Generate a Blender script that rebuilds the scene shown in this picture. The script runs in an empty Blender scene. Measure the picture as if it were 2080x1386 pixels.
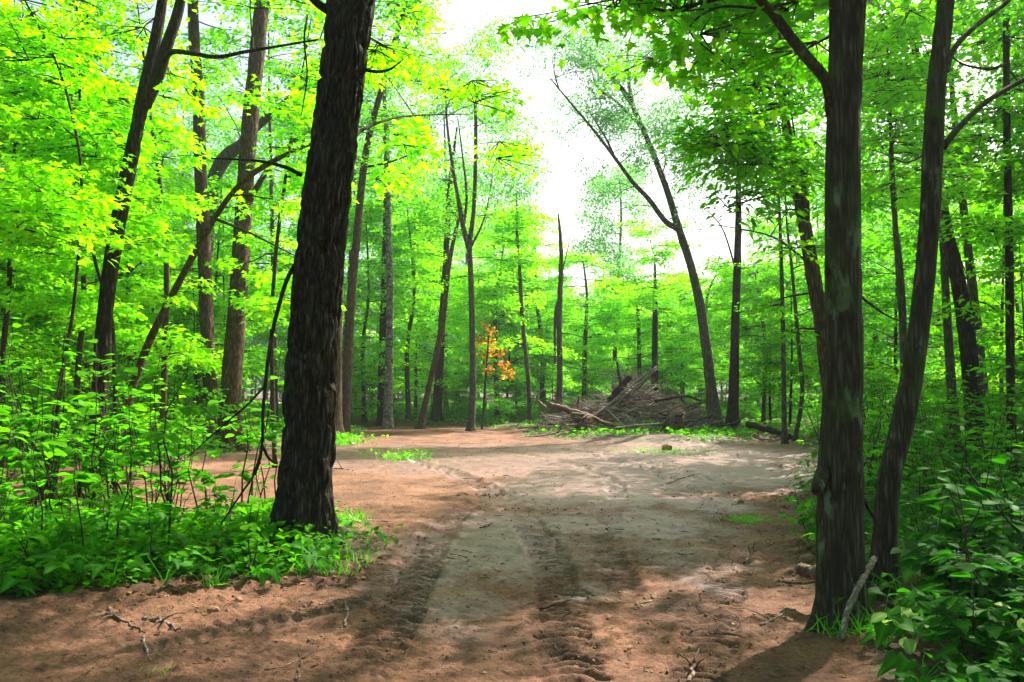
import bpy, math, random
import numpy as np
from mathutils import Matrix, Vector
R = math.radians
rng = np.random.default_rng(11)
random.seed(5)
scene = bpy.context.scene
COL = scene.collection

# ------------------------------------------------------------------ camera, sky, sun, exposure
F = 1618.0; CX = 1040.0; CY = 693.0; CAM_H = 1.55
TH = math.atan(97.0/F)
cam_d = bpy.data.cameras.new("camera"); cam = bpy.data.objects.new("camera", cam_d); COL.objects.link(cam)
cam_d.sensor_width = 36.0; cam_d.lens = 28.0; cam_d.clip_start = 0.05; cam_d.clip_end = 2000
cam.location = (0, 0, CAM_H); cam.rotation_euler = (R(90)+TH, 0, 0)
scene.camera = cam
SUN_AZ, SUN_EL = R(46), R(47)
world = bpy.data.worlds.new("World"); scene.world = world; world.use_nodes = True
wn = world.node_tree; wn.nodes.clear()
sky = wn.nodes.new("ShaderNodeTexSky"); sky.sky_type = 'NISHITA'; sky.sun_disc = False
sky.sun_elevation = SUN_EL; sky.sun_rotation = SUN_AZ; sky.dust_density = 6.0; sky.air_density = 1.0; sky.ozone_density = 0.6
bg = wn.nodes.new("ShaderNodeBackground"); bg.inputs[1].default_value = 0.10
wo = wn.nodes.new("ShaderNodeOutputWorld")
wn.links.new(sky.outputs[0], bg.inputs[0]); wn.links.new(bg.outputs[0], wo.inputs[0])
sl = bpy.data.lights.new("sun", 'SUN'); sun = bpy.data.objects.new("sun", sl); COL.objects.link(sun)
sl.energy = 5.0; sl.angle = R(0.6); sl.color = (1.0, 0.91, 0.78)
sun.rotation_euler = (R(90)-SUN_EL, 0, math.pi - SUN_AZ)
SUNV = Vector((math.sin(SUN_AZ)*math.cos(SUN_EL), math.cos(SUN_AZ)*math.cos(SUN_EL), math.sin(SUN_EL)))
sun.rotation_euler = SUNV.to_track_quat('Z', 'Y').to_euler()
vs = scene.view_settings
vs.view_transform = 'Standard'; vs.look = 'None'; vs.gamma = 1.0; vs.use_curve_mapping = False; vs.exposure = 1.75
scene.render.engine = 'CYCLES'
cy = scene.cycles
cy.max_bounces = 8; cy.diffuse_bounces = 5; cy.glossy_bounces = 2; cy.transmission_bounces = 6; cy.transparent_max_bounces = 4
cy.volume_bounces = 0; cy.caustics_reflective = False; cy.caustics_refractive = False
cy.use_denoising = True; cy.denoising_prefilter = 'NONE'

# ------------------------------------------------------------------ pixel -> world
def at(px, py, Y):
    u = (px-CX)/F; v = (CY-py)/F
    dy = math.cos(TH) - v*math.sin(TH); dz = math.sin(TH) + v*math.cos(TH)
    t = Y/dy
    return np.array([u*t, Y, CAM_H + dz*t])
def gnd(px, py):
    u = (px-CX)/F; v = (CY-py)/F
    dy = math.cos(TH) - v*math.sin(TH); dz = math.sin(TH) + v*math.cos(TH)
    t = -CAM_H/dz
    return np.array([u*t, dy*t])

# ------------------------------------------------------------------ noise
def _h(ix, iy, iz):
    n = (ix.astype(np.int64)*374761393 + iy.astype(np.int64)*668265263 + iz.astype(np.int64)*2147483647 + 1013) & 0xffffffff
    n = ((n ^ (n >> 13)) * 1274126177) & 0xffffffff
    n = (n ^ (n >> 16)) & 0xffffffff
    return n/4294967295.0
def vn(x, y, z=0.0):
    x = np.asarray(x, float); y = np.asarray(y, float); z = np.asarray(z, float) + np.zeros_like(x)
    ix = np.floor(x); iy = np.floor(y); iz = np.floor(z)
    fx = x-ix; fy = y-iy; fz = z-iz
    fx = fx*fx*(3-2*fx); fy = fy*fy*(3-2*fy); fz = fz*fz*(3-2*fz)
    o = 0
    for a in (0, 1):
        for b in (0, 1):
            for c in (0, 1):
                w = (fx if a else 1-fx)*(fy if b else 1-fy)*(fz if c else 1-fz)
                o = o + w*_h(ix+a, iy+b, iz+c)
    return o
def fbm(x, y, z=0.0, o=4):
    s = 0; a = .5; t = 0
    for i in range(o):
        s = s + a*vn(x*2**i+i*17.3, y*2**i+i*9.1, np.asarray(z)*2**i); t += a; a *= .5
    return s/t
def sstep(a, b, x):
    t = np.clip((x-a)/(b-a), 0, 1); return t*t*(3-2*t)

# ------------------------------------------------------------------ the clearing's outline and the ground relief
edge_px = [(-700,1275),(0,1238),(250,1215),(420,1200),(560,1190),(680,1178),(740,1165),(805,1120),(770,1078),(700,1052),
 (560,1046),(440,1070),(380,1062),(280,1016),(0,1012),(-600,1012),(-600,950),(0,948),(300,952),(430,938),(500,925),(560,920),(680,905),
 (722,884),(760,869),(900,867),(1050,873),(1060,889),(1200,899),(1460,907),(1560,897),(1620,905),(1655,935),(1600,962),(1590,1040),
 (1615,1100),(1650,1160),(1672,1200),(1690,1262),(1722,1330),(1762,1400),(1830,1520),(1960,1800)]
POLY = [gnd(*p) for p in edge_px] + [np.array([2.2,-1.5]), np.array([2.2,-12]), np.array([-12,-12]), np.array([-12,5.0])]
POLY = np.array(POLY)
def sdf(x, y):
    """signed distance to the bare dirt: positive inside"""
    x = np.asarray(x, float); y = np.asarray(y, float)
    d = np.full(x.shape, 1e9); ins = np.zeros(x.shape, bool)
    n = len(POLY)
    for i in range(n):
        ax, ay = POLY[i]; bx, by = POLY[(i+1) % n]
        ex, ey = bx-ax, by-ay
        t = np.clip(((x-ax)*ex+(y-ay)*ey)/(ex*ex+ey*ey+1e-9), 0, 1)
        d = np.minimum(d, (x-ax-t*ex)**2+(y-ay-t*ey)**2)
        c = ((ay > y) != (by > y)) & (x < ex*(y-ay)/(ey if abs(ey) > 1e-9 else 1e-9)+ax)
        ins ^= c
    return np.where(ins, 1, -1)*np.sqrt(d)
def smooth_path(P, n=80):
    P = np.array(P, float); k = len(P)
    out = []
    Q = np.vstack([2*P[0]-P[1], P, 2*P[-1]-P[-2]])
    ts = np.linspace(0, k-1-1e-6, n)
    for t in ts:
        i = int(t); f = t-i
        a, b, c, d = Q[i], Q[i+1], Q[i+2], Q[i+3]
        out.append(.5*((2*b)+(-a+c)*f+(2*a-5*b+4*c-d)*f*f+(-a+3*b-3*c+d)*f**3))
    return np.array(out)
TR = [([(640,1560),(690,1420),(760,1320),(812,1230),(852,1150),(885,1090),(930,1040),(1010,1000)], .19, .027),
      ([(1190,1560),(1165,1420),(1150,1300),(1140,1210),(1110,1120),(1050,1040),(985,990),(880,950),(760,925)], .19, .028),
      ([(1400,1420),(1440,1290),(1475,1180),(1490,1110),(1450,1040),(1380,985),(1300,950),(1180,925)], .17, .020),
      ([(1270,1190),(1235,1110),(1235,1050),(1255,1000),(1215,960),(1100,930),(980,910)], .15, .018),
      ([(1500,1010),(1420,970),(1330,945),(1230,925),(1100,905)], .16, .016),
      ([(300,1300),(420,1275),(560,1250),(700,1225),(800,1190)], .2, .014)]
TRW = [(smooth_path([gnd(*p) for p in t[0]], 90), t[1], t[2]) for t in TR]
def track_relief(x, y):
    h = np.zeros_like(x); m = np.zeros_like(x)
    for P, w, amp in TRW:
        lo = P.min(0)-.6; hi = P.max(0)+.6
        sel = np.where((x > lo[0]) & (x < hi[0]) & (y > lo[1]) & (y < hi[1]))[0]
        if len(sel) == 0: continue
        xs = x[sel]; ys = y[sel]
        best = np.full(xs.shape, 1e9); sb = np.zeros(xs.shape); vb = np.zeros(xs.shape); acc = 0
        for i in range(len(P)-1):
            a = P[i]; e = P[i+1]-a; L = math.hypot(*e)+1e-9
            t = np.clip(((xs-a[0])*e[0]+(ys-a[1])*e[1])/(L*L), 0, 1)
            dx = xs-a[0]-t*e[0]; dy = ys-a[1]-t*e[1]; dd = dx*dx+dy*dy
            k = dd < best
            best[k] = dd[k]; sb[k] = (acc+t*L)[k]; vb[k] = ((dx*e[1]-dy*e[0])/L)[k]
            acc += L
        d = np.sqrt(best) + .05*(vn(xs*7, ys*7, 9.)-.5) + .03*(vn(xs*22, ys*22, 4.)-.5)
        ins = 1-sstep(w*.85, w*1.1, d)
        berm = np.exp(-((d-w*1.25)/.06)**2)
        s2 = sb + .5*vb*vb/w + .05*vn(xs*5, ys*5)+.015*vn(xs*20, ys*20)
        rib = np.sin(2*math.pi*s2/.115)
        rib = np.sign(rib)*np.abs(rib)**.7
        fade = (.35+.65*sstep(.15, .45, vn(xs*1.1+3, ys*1.1)))*(.3+.7*vn(xs*7, ys*7, 3))
        h[sel] += ins*(-.020*fade*(amp/.016) + amp*1.1*rib*fade*(.6+.8*vn(xs*9, ys*9, 5.))) + berm*.034*fade*np.clip(vn(xs*8, ys*8, 2)-.35, 0, 1)*1.5*(amp/.016)**.5
        m[sel] = np.maximum(m[sel], ins*fade)
    return h, m
def relief(x, y, tracks=True):
    x = np.asarray(x, float); y = np.asarray(y, float)
    r = np.hypot(x, y)
    far = sstep(45, 90, r)
    s = sdf(x, y) + .35*(fbm(x*1.3, y*1.3, 5.0, 3)-.5) + .18*(vn(x*6, y*6, 8.)-.5)
    bank = sstep(.05, 1.1, -s)
    h = bank*(.13+.10*fbm(x*.5, y*.5, 1., 2)) + .10*(fbm(x*.18, y*.18, 2., 2)-.5)
    lip = np.exp(-((s+.12)/.22)**2)*.07*fbm(x*3, y*3, 4., 2)
    h = h + lip
    inside = sstep(-.1, .4, s)
    h = h + inside*(.05*(fbm(x*.9, y*1.2, 7., 3)-.5) + .030*(fbm(x*4, y*4, 6., 3)-.5))
    near = 1-sstep(14, 24, r)
    rg = .35+1.3*sstep(.42, .62, vn(x*.8+9, y*.8, 3.))+1.2*np.exp(-np.abs(s)*1.8)
    h = h + near*rg*(.021*(fbm(x*15, y*15, 3., 4)-.5) + .030*np.clip(vn(x*27, y*27, 1.)-.70, 0, 1))
    m = np.zeros_like(h)
    if tracks:
        th, m = track_relief(x.ravel(), y.ravel()); th = th.reshape(x.shape); m = m.reshape(x.shape)
        h = h + th
    return h*(1-far), s, m
def gz(x, y):
    return float(relief(np.array([float(x)]), np.array([float(y)]), False)[0][0])

# ------------------------------------------------------------------ mesh helpers
def mesh_from(name, V, quads=None, tris=None, mats=(), smooth=True, qm=None, tm=None):
    me = bpy.data.meshes.new(name)
    V = np.asarray(V, np.float32)
    nq = 0 if quads is None else len(quads); nt = 0 if tris is None else len(tris)
    me.vertices.add(len(V)); me.vertices.foreach_set("co", V.ravel())
    me.loops.add(nq*4+nt*3); me.polygons.add(nq+nt)
    idx = []; 
    if nq: idx.append(np.asarray(quads).ravel())
    if nt: idx.append(np.asarray(tris).ravel())
    me.loops.foreach_set("vertex_index", np.concatenate(idx).astype(np.int32))
    st = np.concatenate([np.arange(nq)*4, nq*4+np.arange(nt)*3]).astype(np.int32)
    me.polygons.foreach_set("loop_start", st)
    if smooth: me.polygons.foreach_set("use_smooth", np.ones(nq+nt, bool))
    for m in mats: me.materials.append(m)
    if len(mats) > 1:
        mi = np.concatenate([np.zeros(nq) if qm is None else qm, np.zeros(nt) if tm is None else tm]).astype(np.int32)
        me.polygons.foreach_set("material_index", mi)
    me.update(calc_edges=True)
    return me
class MB:
    def __init__(s): s.v = []; s.q = []; s.t = []; s.n = 0
    def add(s, V, q=None, t=None):
        s.v.append(V)
        if q is not None and len(q): s.q.append(np.asarray(q)+s.n)
        if t is not None and len(t): s.t.append(np.asarray(t)+s.n)
        s.n += len(V)
    def mesh(s, name, mats, smooth=True, origin=None):
        V = np.vstack(s.v)
        if origin is not None: V = V-np.asarray(origin)
        return mesh_from(name, V, np.vstack(s.q) if s.q else None, np.vstack(s.t) if s.t else None, mats if isinstance(mats, (list, tuple)) else [mats], smooth)
def link(name, data, parent=None, loc=None, **props):
    o = bpy.data.objects.new(name, data); COL.objects.link(o)
    if parent is not None: o.parent = parent
    if loc is not None: o.location = loc
    for k, v in props.items():
        if v is not None: o[k] = v
    return o
def thing(name, label, cat, loc=(0, 0, 0), group=None):
    return link(name, None, None, loc, label=label, category=cat, group=group)
def frames(P):
    T = np.gradient(P, axis=0); T /= np.linalg.norm(T, axis=1)[:, None]+1e-9
    up = np.array([0, 0, 1.]) if abs(T[0, 2]) < .8 else np.array([0, 1., 0])
    N = np.zeros_like(P)
    n = np.cross(up, T[0]); n /= np.linalg.norm(n)+1e-9
    for i in range(len(P)):
        n = n-T[i]*np.dot(n, T[i]); n /= np.linalg.norm(n)+1e-9; N[i] = n
    return T, N, np.cross(T, N)
def tube(mb, P, r, sides=5, cap=True, rfun=None):
    P = np.asarray(P, float); n = len(P)
    r = np.broadcast_to(np.asarray(r, float), (n,))
    T, N, B = frames(P)
    a = np.arange(sides)/sides*2*math.pi
    rr = r[:, None]*np.ones(sides)
    if rfun is not None: rr = rfun(rr, a, P)
    V = P[:, None, :] + rr[:, :, None]*(np.cos(a)[None, :, None]*N[:, None, :]+np.sin(a)[None, :, None]*B[:, None, :])
    i = np.arange(n-1)[:, None]*sides; j = np.arange(sides)[None, :]; k = (j+1) % sides
    q = np.stack([i+j, i+k, i+k+sides, i+j+sides], -1).reshape(-1, 4)
    V = V.reshape(-1, 3); t = []
    if cap:
        V = np.vstack([V, P[-1:], P[:1]]); c = len(V)-2; b = (n-1)*sides
        t = [[b+m, b+(m+1) % sides, c] for m in range(sides)] + [[(m+1) % sides, m, c+1] for m in range(sides)]
    mb.add(V, q, t)

# ------------------------------------------------------------------ materials
def nt_new(name):
    m = bpy.data.materials.new(name); m.use_nodes = True; t = m.node_tree; t.nodes.clear()
    out = t.nodes.new("ShaderNodeOutputMaterial"); return m, t, out
def N(t, typ, **kw):
    n = t.nodes.new(typ)
    for k, v in kw.items():
        if k.startswith('i_'):
            key = k[2:]; key = int(key) if key.isdigit() else key.replace('_', ' ')
            n.inputs[key].default_value = v
        else: setattr(n, k, v)
    return n
def ramp(t, fac, stops):
    n = t.nodes.new("ShaderNodeValToRGB"); e = n.color_ramp.elements
    while len(e) < len(stops): e.new(.5)
    for k, (p, c) in enumerate(stops): e[k].position = p; e[k].color = (*c, 1) if len(c) == 3 else c
    t.links.new(fac, n.inputs[0]); return n
def leaf_mat(name, dark, light, trans, gloss=.025, spread=None, rough=.42, rib=False):
    """thin leaf: diffuse + translucent + weak gloss; the hue of every leaf differs"""
    m, t, out = nt_new(name); L = t.links.new
    geo = N(t, "ShaderNodeNewGeometry"); oi = N(t, "ShaderNodeObjectInfo")
    add = N(t, "ShaderNodeMath", operation='ADD'); L(geo.outputs["Random Per Island"], add.inputs[0]); L(oi.outputs["Random"], add.inputs[1])
    half = N(t, "ShaderNodeMath", operation='MULTIPLY'); L(add.outputs[0], half.inputs[0]); half.inputs[1].default_value = .5
    mid = tuple((a+b)/2 for a, b in zip(dark, light))
    stops = [(0.0, dark), (.5, mid), (1.0, light)]
    if spread: stops = [(i/(len(spread)-1), c) for i, c in enumerate(spread)]
    cr = ramp(t, half.outputs[0], stops)
    tc = N(t, "ShaderNodeTexCoord"); no = N(t, "ShaderNodeTexNoise", i_Scale=9.0, i_Detail=2.0); L(tc.outputs["Object"], no.inputs["Vector"])
    mul = N(t, "ShaderNodeMixRGB", blend_type='MULTIPLY'); mul.inputs[0].default_value = .5
    r2 = ramp(t, no.outputs[0], [(.3, (.7, .7, .7)), (.7, (1.2, 1.15, 1.1))]); L(cr.outputs[0], mul.inputs[1]); L(r2.outputs[0], mul.inputs[2])
    col = mul.outputs[0]
    if rib:
        at_ = N(t, "ShaderNodeAttribute", attribute_name="rib")
        mx = N(t, "ShaderNodeMixRGB"); L(at_.outputs["Fac"], mx.inputs[0]); L(col, mx.inputs[1]); mx.inputs[2].default_value = (light[0]*1.8, light[1]*1.4, light[2]*1.8, 1); col = mx.outputs[0]
    d = N(t, "ShaderNodeBsdfDiffuse"); L(col, d.inputs[0])
    tm = N(t, "ShaderNodeMixRGB", blend_type='MULTIPLY'); tm.inputs[0].default_value = 1.0; L(col, tm.inputs[1]); tm.inputs[2].default_value = (*trans, 1)
    tr = N(t, "ShaderNodeBsdfTranslucent"); L(tm.outputs[0], tr.inputs[0])
    a = N(t, "ShaderNodeAddShader"); L(d.outputs[0], a.inputs[0]); L(tr.outputs[0], a.inputs[1])
    g = N(t, "ShaderNodeBsdfGlossy", i_Roughness=rough); g.inputs[0].default_value = (.9, .95, .9, 1)
    lw = N(t, "ShaderNodeLayerWeight", i_Blend=.35); mm = N(t, "ShaderNodeMath", operation='MULTIPLY'); L(lw.outputs["Fresnel"], mm.inputs[0]); mm.inputs[1].default_value = gloss*2.2
    mix = N(t, "ShaderNodeMixShader"); L(mm.outputs[0], mix.inputs[0]); L(a.outputs[0], mix.inputs[1]); L(g.outputs[0], mix.inputs[2])
    L(mix.outputs[0], out.inputs[0]); return m
M = {}
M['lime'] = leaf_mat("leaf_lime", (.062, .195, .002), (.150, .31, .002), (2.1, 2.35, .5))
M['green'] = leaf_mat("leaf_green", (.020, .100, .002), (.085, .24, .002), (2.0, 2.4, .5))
M['deep'] = leaf_mat("leaf_deep", (.008, .065, .006), (.024, .12, .007), (1.5, 2.0, .8))
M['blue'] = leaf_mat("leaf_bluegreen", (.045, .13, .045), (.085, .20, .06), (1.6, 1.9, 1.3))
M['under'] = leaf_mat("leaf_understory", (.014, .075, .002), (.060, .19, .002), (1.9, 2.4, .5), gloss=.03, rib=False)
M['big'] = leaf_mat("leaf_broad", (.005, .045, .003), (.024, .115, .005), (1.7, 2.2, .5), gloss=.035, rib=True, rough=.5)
M['pale'] = leaf_mat("leaf_pale", (.12, .24, .05), (.22, .32, .09), (1.1, 1.4, .7), rib=True)
M['autumn'] = leaf_mat("leaf_autumn", (.5, .05, .01), (.6, .3, .01), (1.7, 1.6, .8), spread=[(.10, .22, .01), (.22, .28, .01), (.45, .30, .01), (.5, .16, .02), (.5, .05, .03), (.5, .10, .02), (.5, .28, .02)])
M['litter'] = leaf_mat("leaf_litter", (.10, .045, .02), (.26, .15, .07), (.2, .15, .1), gloss=.05)
M['grass'] = leaf_mat("grass_blade", (.030, .16, .006), (.090, .27, .008), (1.8, 2.0, .8), gloss=.05)
def bark_mat(name, c1, c2, c3=None, vscale=(9, 9, 1.3), bump=.6, moss=0.0, lichen=0.0, dist=.012, band=False):
    m, t, out = nt_new(name); L = t.links.new
    tc = N(t, "ShaderNodeTexCoord"); mp = N(t, "ShaderNodeMapping"); mp.inputs["Scale"].default_value = vscale; L(tc.outputs["Object"], mp.inputs[0])
    n1 = N(t, "ShaderNodeTexNoise", i_Scale=2.2, i_Detail=7.0, i_Roughness=.65, i_Distortion=.6); L(mp.outputs[0], n1.inputs["Vector"])
    vo = N(t, "ShaderNodeTexVoronoi", i_Scale=2.6); vo.feature = 'DISTANCE_TO_EDGE'
    dm = N(t, "ShaderNodeVectorMath", operation='ADD'); sc = N(t, "ShaderNodeVectorMath", operation='SCALE'); L(n1.outputs["Color"], sc.inputs[0]); sc.inputs["Scale"].default_value = .5
    L(mp.outputs[0], dm.inputs[0]); L(sc.outputs[0], dm.inputs[1]); L(dm.outputs[0], vo.inputs["Vector"])
    cr = ramp(t, vo.outputs["Distance"], [(0.0, tuple(x*.45 for x in c1)), (.18, c1), (.55, c2)])
    mx = N(t, "ShaderNodeMixRGB", blend_type='OVERLAY'); mx.inputs[0].default_value = .7; L(cr.outputs[0], mx.inputs[1]); 
    bw = ramp(t, n1.outputs[0], [(.28, (.2, .2, .2)), (.72, (.8, .8, .8))]); L(bw.outputs[0], mx.inputs[2])
    col = mx.outputs[0]
    if lichen:
        n2 = N(t, "ShaderNodeTexNoise", i_Scale=3.2, i_Detail=5.0, i_Roughness=.6); mp2 = N(t, "ShaderNodeMapping"); mp2.inputs["Scale"].default_value = (2.2, 2.2, .7); L(tc.outputs["Object"], mp2.inputs[0]); L(mp2.outputs[0], n2.inputs["Vector"])
        r = ramp(t, n2.outputs[0], [(.60-.12*lichen, (0, 0, 0)), (.66-.12*lichen, (1, 1, 1))])
        m2 = N(t, "ShaderNodeMixRGB"); L(r.outputs[0], m2.inputs[0]); L(col, m2.inputs[1]); m2.inputs[2].default_value = (*(c3 or (.16, .2, .13)), 1); col = m2.outputs[0]
    if moss:
        n3 = N(t, "ShaderNodeTexNoise", i_Scale=1.6, i_Detail=6.0, i_Roughness=.7); L(tc.outputs["Object"], n3.inputs["Vector"])
        r = ramp(t, n3.outputs[0], [(.62-.15*moss, (0, 0, 0)), (.75-.15*moss, (1, 1, 1))])
        m2 = N(t, "ShaderNodeMixRGB"); L(r.outputs[0], m2.inputs[0]); L(col, m2.inputs[1]); m2.inputs[2].default_value = (.035, .075, .012, 1); col = m2.outputs[0]
    if band:
        wv = N(t, "ShaderNodeTexNoise", i_Scale=1.0, i_Detail=4.0, i_Roughness=.7); mp3 = N(t, "ShaderNodeMapping"); mp3.inputs["Scale"].default_value = (3, 3, 9); L(tc.outputs["Object"], mp3.inputs[0]); L(mp3.outputs[0], wv.inputs["Vector"])
        r = ramp(t, wv.outputs[0], [(.55, (0, 0, 0)), (.62, (1, 1, 1))])
        m2 = N(t, "ShaderNodeMixRGB"); L(r.outputs[0], m2.inputs[0]); L(col, m2.inputs[1]); m2.inputs[2].default_value = (.035, .03, .028, 1); col = m2.outputs[0]
    p = N(t, "ShaderNodeBsdfPrincipled", i_Roughness=.9); p.inputs["Specular IOR Level"].default_value = .15; L(col, p.inputs["Base Color"])
    b = N(t, "ShaderNodeBump", i_Strength=bump, i_Distance=dist); hm = N(t, "ShaderNodeMath", operation='ADD'); L(cr.outputs[0], hm.inputs[0]); L(n1.outputs[0], hm.inputs[1]); L(hm.outputs[0], b.inputs["Height"]); L(b.outputs[0], p.inputs["Normal"])
    L(p.outputs[0], out.inputs[0]); return m
M['oak'] = bark_mat("bark_oak", (.050, .042, .031), (.140, .120, .092), vscale=(11, 11, 1.8), bump=1.0, dist=.07, moss=.35)
M['smooth'] = bark_mat("bark_smooth", (.042, .036, .025), (.112, .100, .072), (.12, .17, .105), vscale=(14, 14, 1.2), bump=.9, dist=.03, lichen=.22, moss=.7)
M['brown'] = bark_mat("bark_brown", (.085, .055, .035), (.23, .155, .10), vscale=(11, 11, 1.6), bump=.8, dist=.02)
M['grey'] = bark_mat("bark_grey", (.085, .075, .060), (.20, .175, .145), vscale=(10, 10, 1.4), bump=.6, moss=.2)
M['dark'] = bark_mat("bark_dark", (.030, .023, .018), (.085, .064, .048), vscale=(10, 10, 1.6), bump=.7)
M['birch'] = bark_mat("bark_birch", (.20, .19, .175), (.42, .40, .37), vscale=(4, 4, 2), bump=.3, band=True)
M['twig'] = bark_mat("bark_twig", (.05, .038, .026), (.11, .085, .06), vscale=(20, 20, 5), bump=.3)
M['deadwood'] = bark_mat("wood_dead", (.22, .18, .155), (.50, .43, .38), vscale=(12, 12, 5), bump=.6)
M['deadbrown'] = bark_mat("wood_brown", (.15, .10, .075), (.33, .235, .175), vscale=(12, 12, 5), bump=.6)
M['palewood'] = bark_mat("wood_bleached", (.34, .30, .27), (.62, .57, .52), vscale=(12, 12, 5), bump=.4)
M['cutwood'] = bark_mat("wood_cut", (.22, .14, .085), (.42, .30, .19), vscale=(8, 8, 8), bump=.3)

def ground_mat():
    m, t, out = nt_new("forest_ground"); L = t.links.new
    tc = N(t, "ShaderNodeTexCoord")
    def noise(s, d=6., r=.6, dist=0., sc=(1, 1, 1)):
        mp = N(t, "ShaderNodeMapping"); mp.inputs["Scale"].default_value = sc; L(tc.outputs["Object"], mp.inputs[0])
        n = N(t, "ShaderNodeTexNoise", i_Scale=s, i_Detail=d, i_Roughness=r, i_Distortion=dist); L(mp.outputs[0], n.inputs["Vector"]); return n.outputs[0]
    def mix(f, a, b, bt='MIX'):
        n = N(t, "ShaderNodeMixRGB", blend_type=bt)
        for k, v in ((0, f), (1, a), (2, b)):
            if hasattr(v, 'links'): L(v, n.inputs[k])
            else: n.inputs[k].default_value = v if k == 0 else (*v, 1)
        return n.outputs[0]
    dirt = N(t, "ShaderNodeAttribute", attribute_name="dirt").outputs["Fac"]
    wet = N(t, "ShaderNodeAttribute", attribute_name="wet").outputs["Fac"]
    trk = N(t, "ShaderNodeAttribute", attribute_name="track").outputs["Fac"]
    base = ramp(t, noise(1.1, 8, .65), [(.34, (.066, .028, .016)), (.5, (.160, .070, .038)), (.68, (.255, .118, .068))]).outputs[0]
    fine = ramp(t, noise(38, 6, .7), [(.36, (.35, .32, .3)), (.48, (.9, .9, .9)), (.64, (1.35, 1.32, 1.3))]).outputs[0]
    base = mix(.75, base, fine, 'MULTIPLY')
    speck = ramp(t, noise(14, 8, .75, .5), [(.56, (0, 0, 0)), (.72, (1, 1, 1))]).outputs[0]
    sp = N(t, "ShaderNodeMath", operation='MULTIPLY'); L(speck, sp.inputs[0]); sp.inputs[1].default_value = .55
    base = mix(sp.outputs[0], base, (.045, .026, .017))
    mud = ramp(t, noise(3.0, 7, .6), [(.3, (.076, .035, .031)), (.7, (.195, .100, .090))]).outputs[0]
    mud = mix(.6, mud, fine, 'MULTIPLY')
    wn_ = N(t, "ShaderNodeMath", operation='ADD'); L(wet, wn_.inputs[0])
    nn = N(t, "ShaderNodeMath", operation='MULTIPLY_ADD'); L(noise(2.6, 7, .62, .4), nn.inputs[0]); nn.inputs[1].default_value = .9; nn.inputs[2].default_value = -.45; L(nn.outputs[0], wn_.inputs[1])
    wf = ramp(t, wn_.outputs[0], [(.30, (0, 0, 0)), (.62, (1, 1, 1))]).outputs[0]
    d = mix(wf, base, mud)
    tk = N(t, "ShaderNodeMath", operation='MULTIPLY'); L(trk, tk.inputs[0]); tk.inputs[1].default_value = .38
    d = mix(tk.outputs[0], d, (.055, .037, .027))
    lit = ramp(t, noise(9, 8, .8, .6), [(.3, (.030, .018, .010)), (.5, (.075, .044, .026)), (.62, (.14, .085, .05)), (.8, (.05, .035, .02))]).outputs[0]
    df = N(t, "ShaderNodeMath", operation='ADD'); L(dirt, df.inputs[0])
    n5 = N(t, "ShaderNodeMath", operation='MULTIPLY_ADD'); L(noise(5, 6, .7), n5.inputs[0]); n5.inputs[1].default_value = .8; n5.inputs[2].default_value = -.4; L(n5.outputs[0], df.inputs[1])
    dfr = ramp(t, df.outputs[0], [(.35, (0, 0, 0)), (.6, (1, 1, 1))]).outputs[0]
    col = mix(dfr, lit, d)
    p = N(t, "ShaderNodeBsdfPrincipled"); L(col, p.inputs["Base Color"])
    ro = N(t, "ShaderNodeMapRange"); L(wf, ro.inputs[0]); ro.inputs[3].default_value = .92; ro.inputs[4].default_value = .5; L(ro.outputs[0], p.inputs["Roughness"])
    p.inputs["Specular IOR Level"].default_value = .4
    b1 = N(t, "ShaderNodeBump", i_Strength=.75, i_Distance=.03); hs = N(t, "ShaderNodeMath", operation='ADD'); L(noise(22, 9, .72), hs.inputs[0])
    h2 = N(t, "ShaderNodeMath", operation='MULTIPLY'); L(noise(90, 4, .6), h2.inputs[0]); h2.inputs[1].default_value = .25; L(h2.outputs[0], hs.inputs[1]); L(hs.outputs[0], b1.inputs["Height"])
    bs = N(t, "ShaderNodeMapRange"); L(wf, bs.inputs[0]); bs.inputs[3].default_value = 1.0; bs.inputs[4].default_value = .45; L(bs.outputs[0], b1.inputs["Strength"])
    L(b1.outputs[0], p.inputs["Normal"]); L(p.outputs[0], out.inputs[0]); return m
def plain(name, c1, c2, scale=20, rough=.9, bump=.4):
    m, t, out = nt_new(name); L = t.links.new
    tc = N(t, "ShaderNodeTexCoord"); n = N(t, "ShaderNodeTexNoise", i_Scale=scale, i_Detail=6.0, i_Roughness=.65); L(tc.outputs["Object"], n.inputs["Vector"])
    cr = ramp(t, n.outputs[0], [(.3, c1), (.7, c2)]); p = N(t, "ShaderNodeBsdfPrincipled", i_Roughness=rough); L(cr.outputs[0], p.inputs["Base Color"])
    b = N(t, "ShaderNodeBump", i_Strength=bump, i_Distance=.02); L(n.outputs[0], b.inputs["Height"]); L(b.outputs[0], p.inputs["Normal"]); L(p.outputs[0], out.inputs[0]); return m
M['ground'] = ground_mat()
M['clod'] = plain("soil_clod", (.09, .052, .032), (.25, .145, .09), 30)
M['stone'] = plain("field_stone", (.16, .085, .05), (.30, .17, .11), 14)
M['road'] = plain("gravel_road", (.42, .37, .33), (.62, .56, .50), 3)

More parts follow.
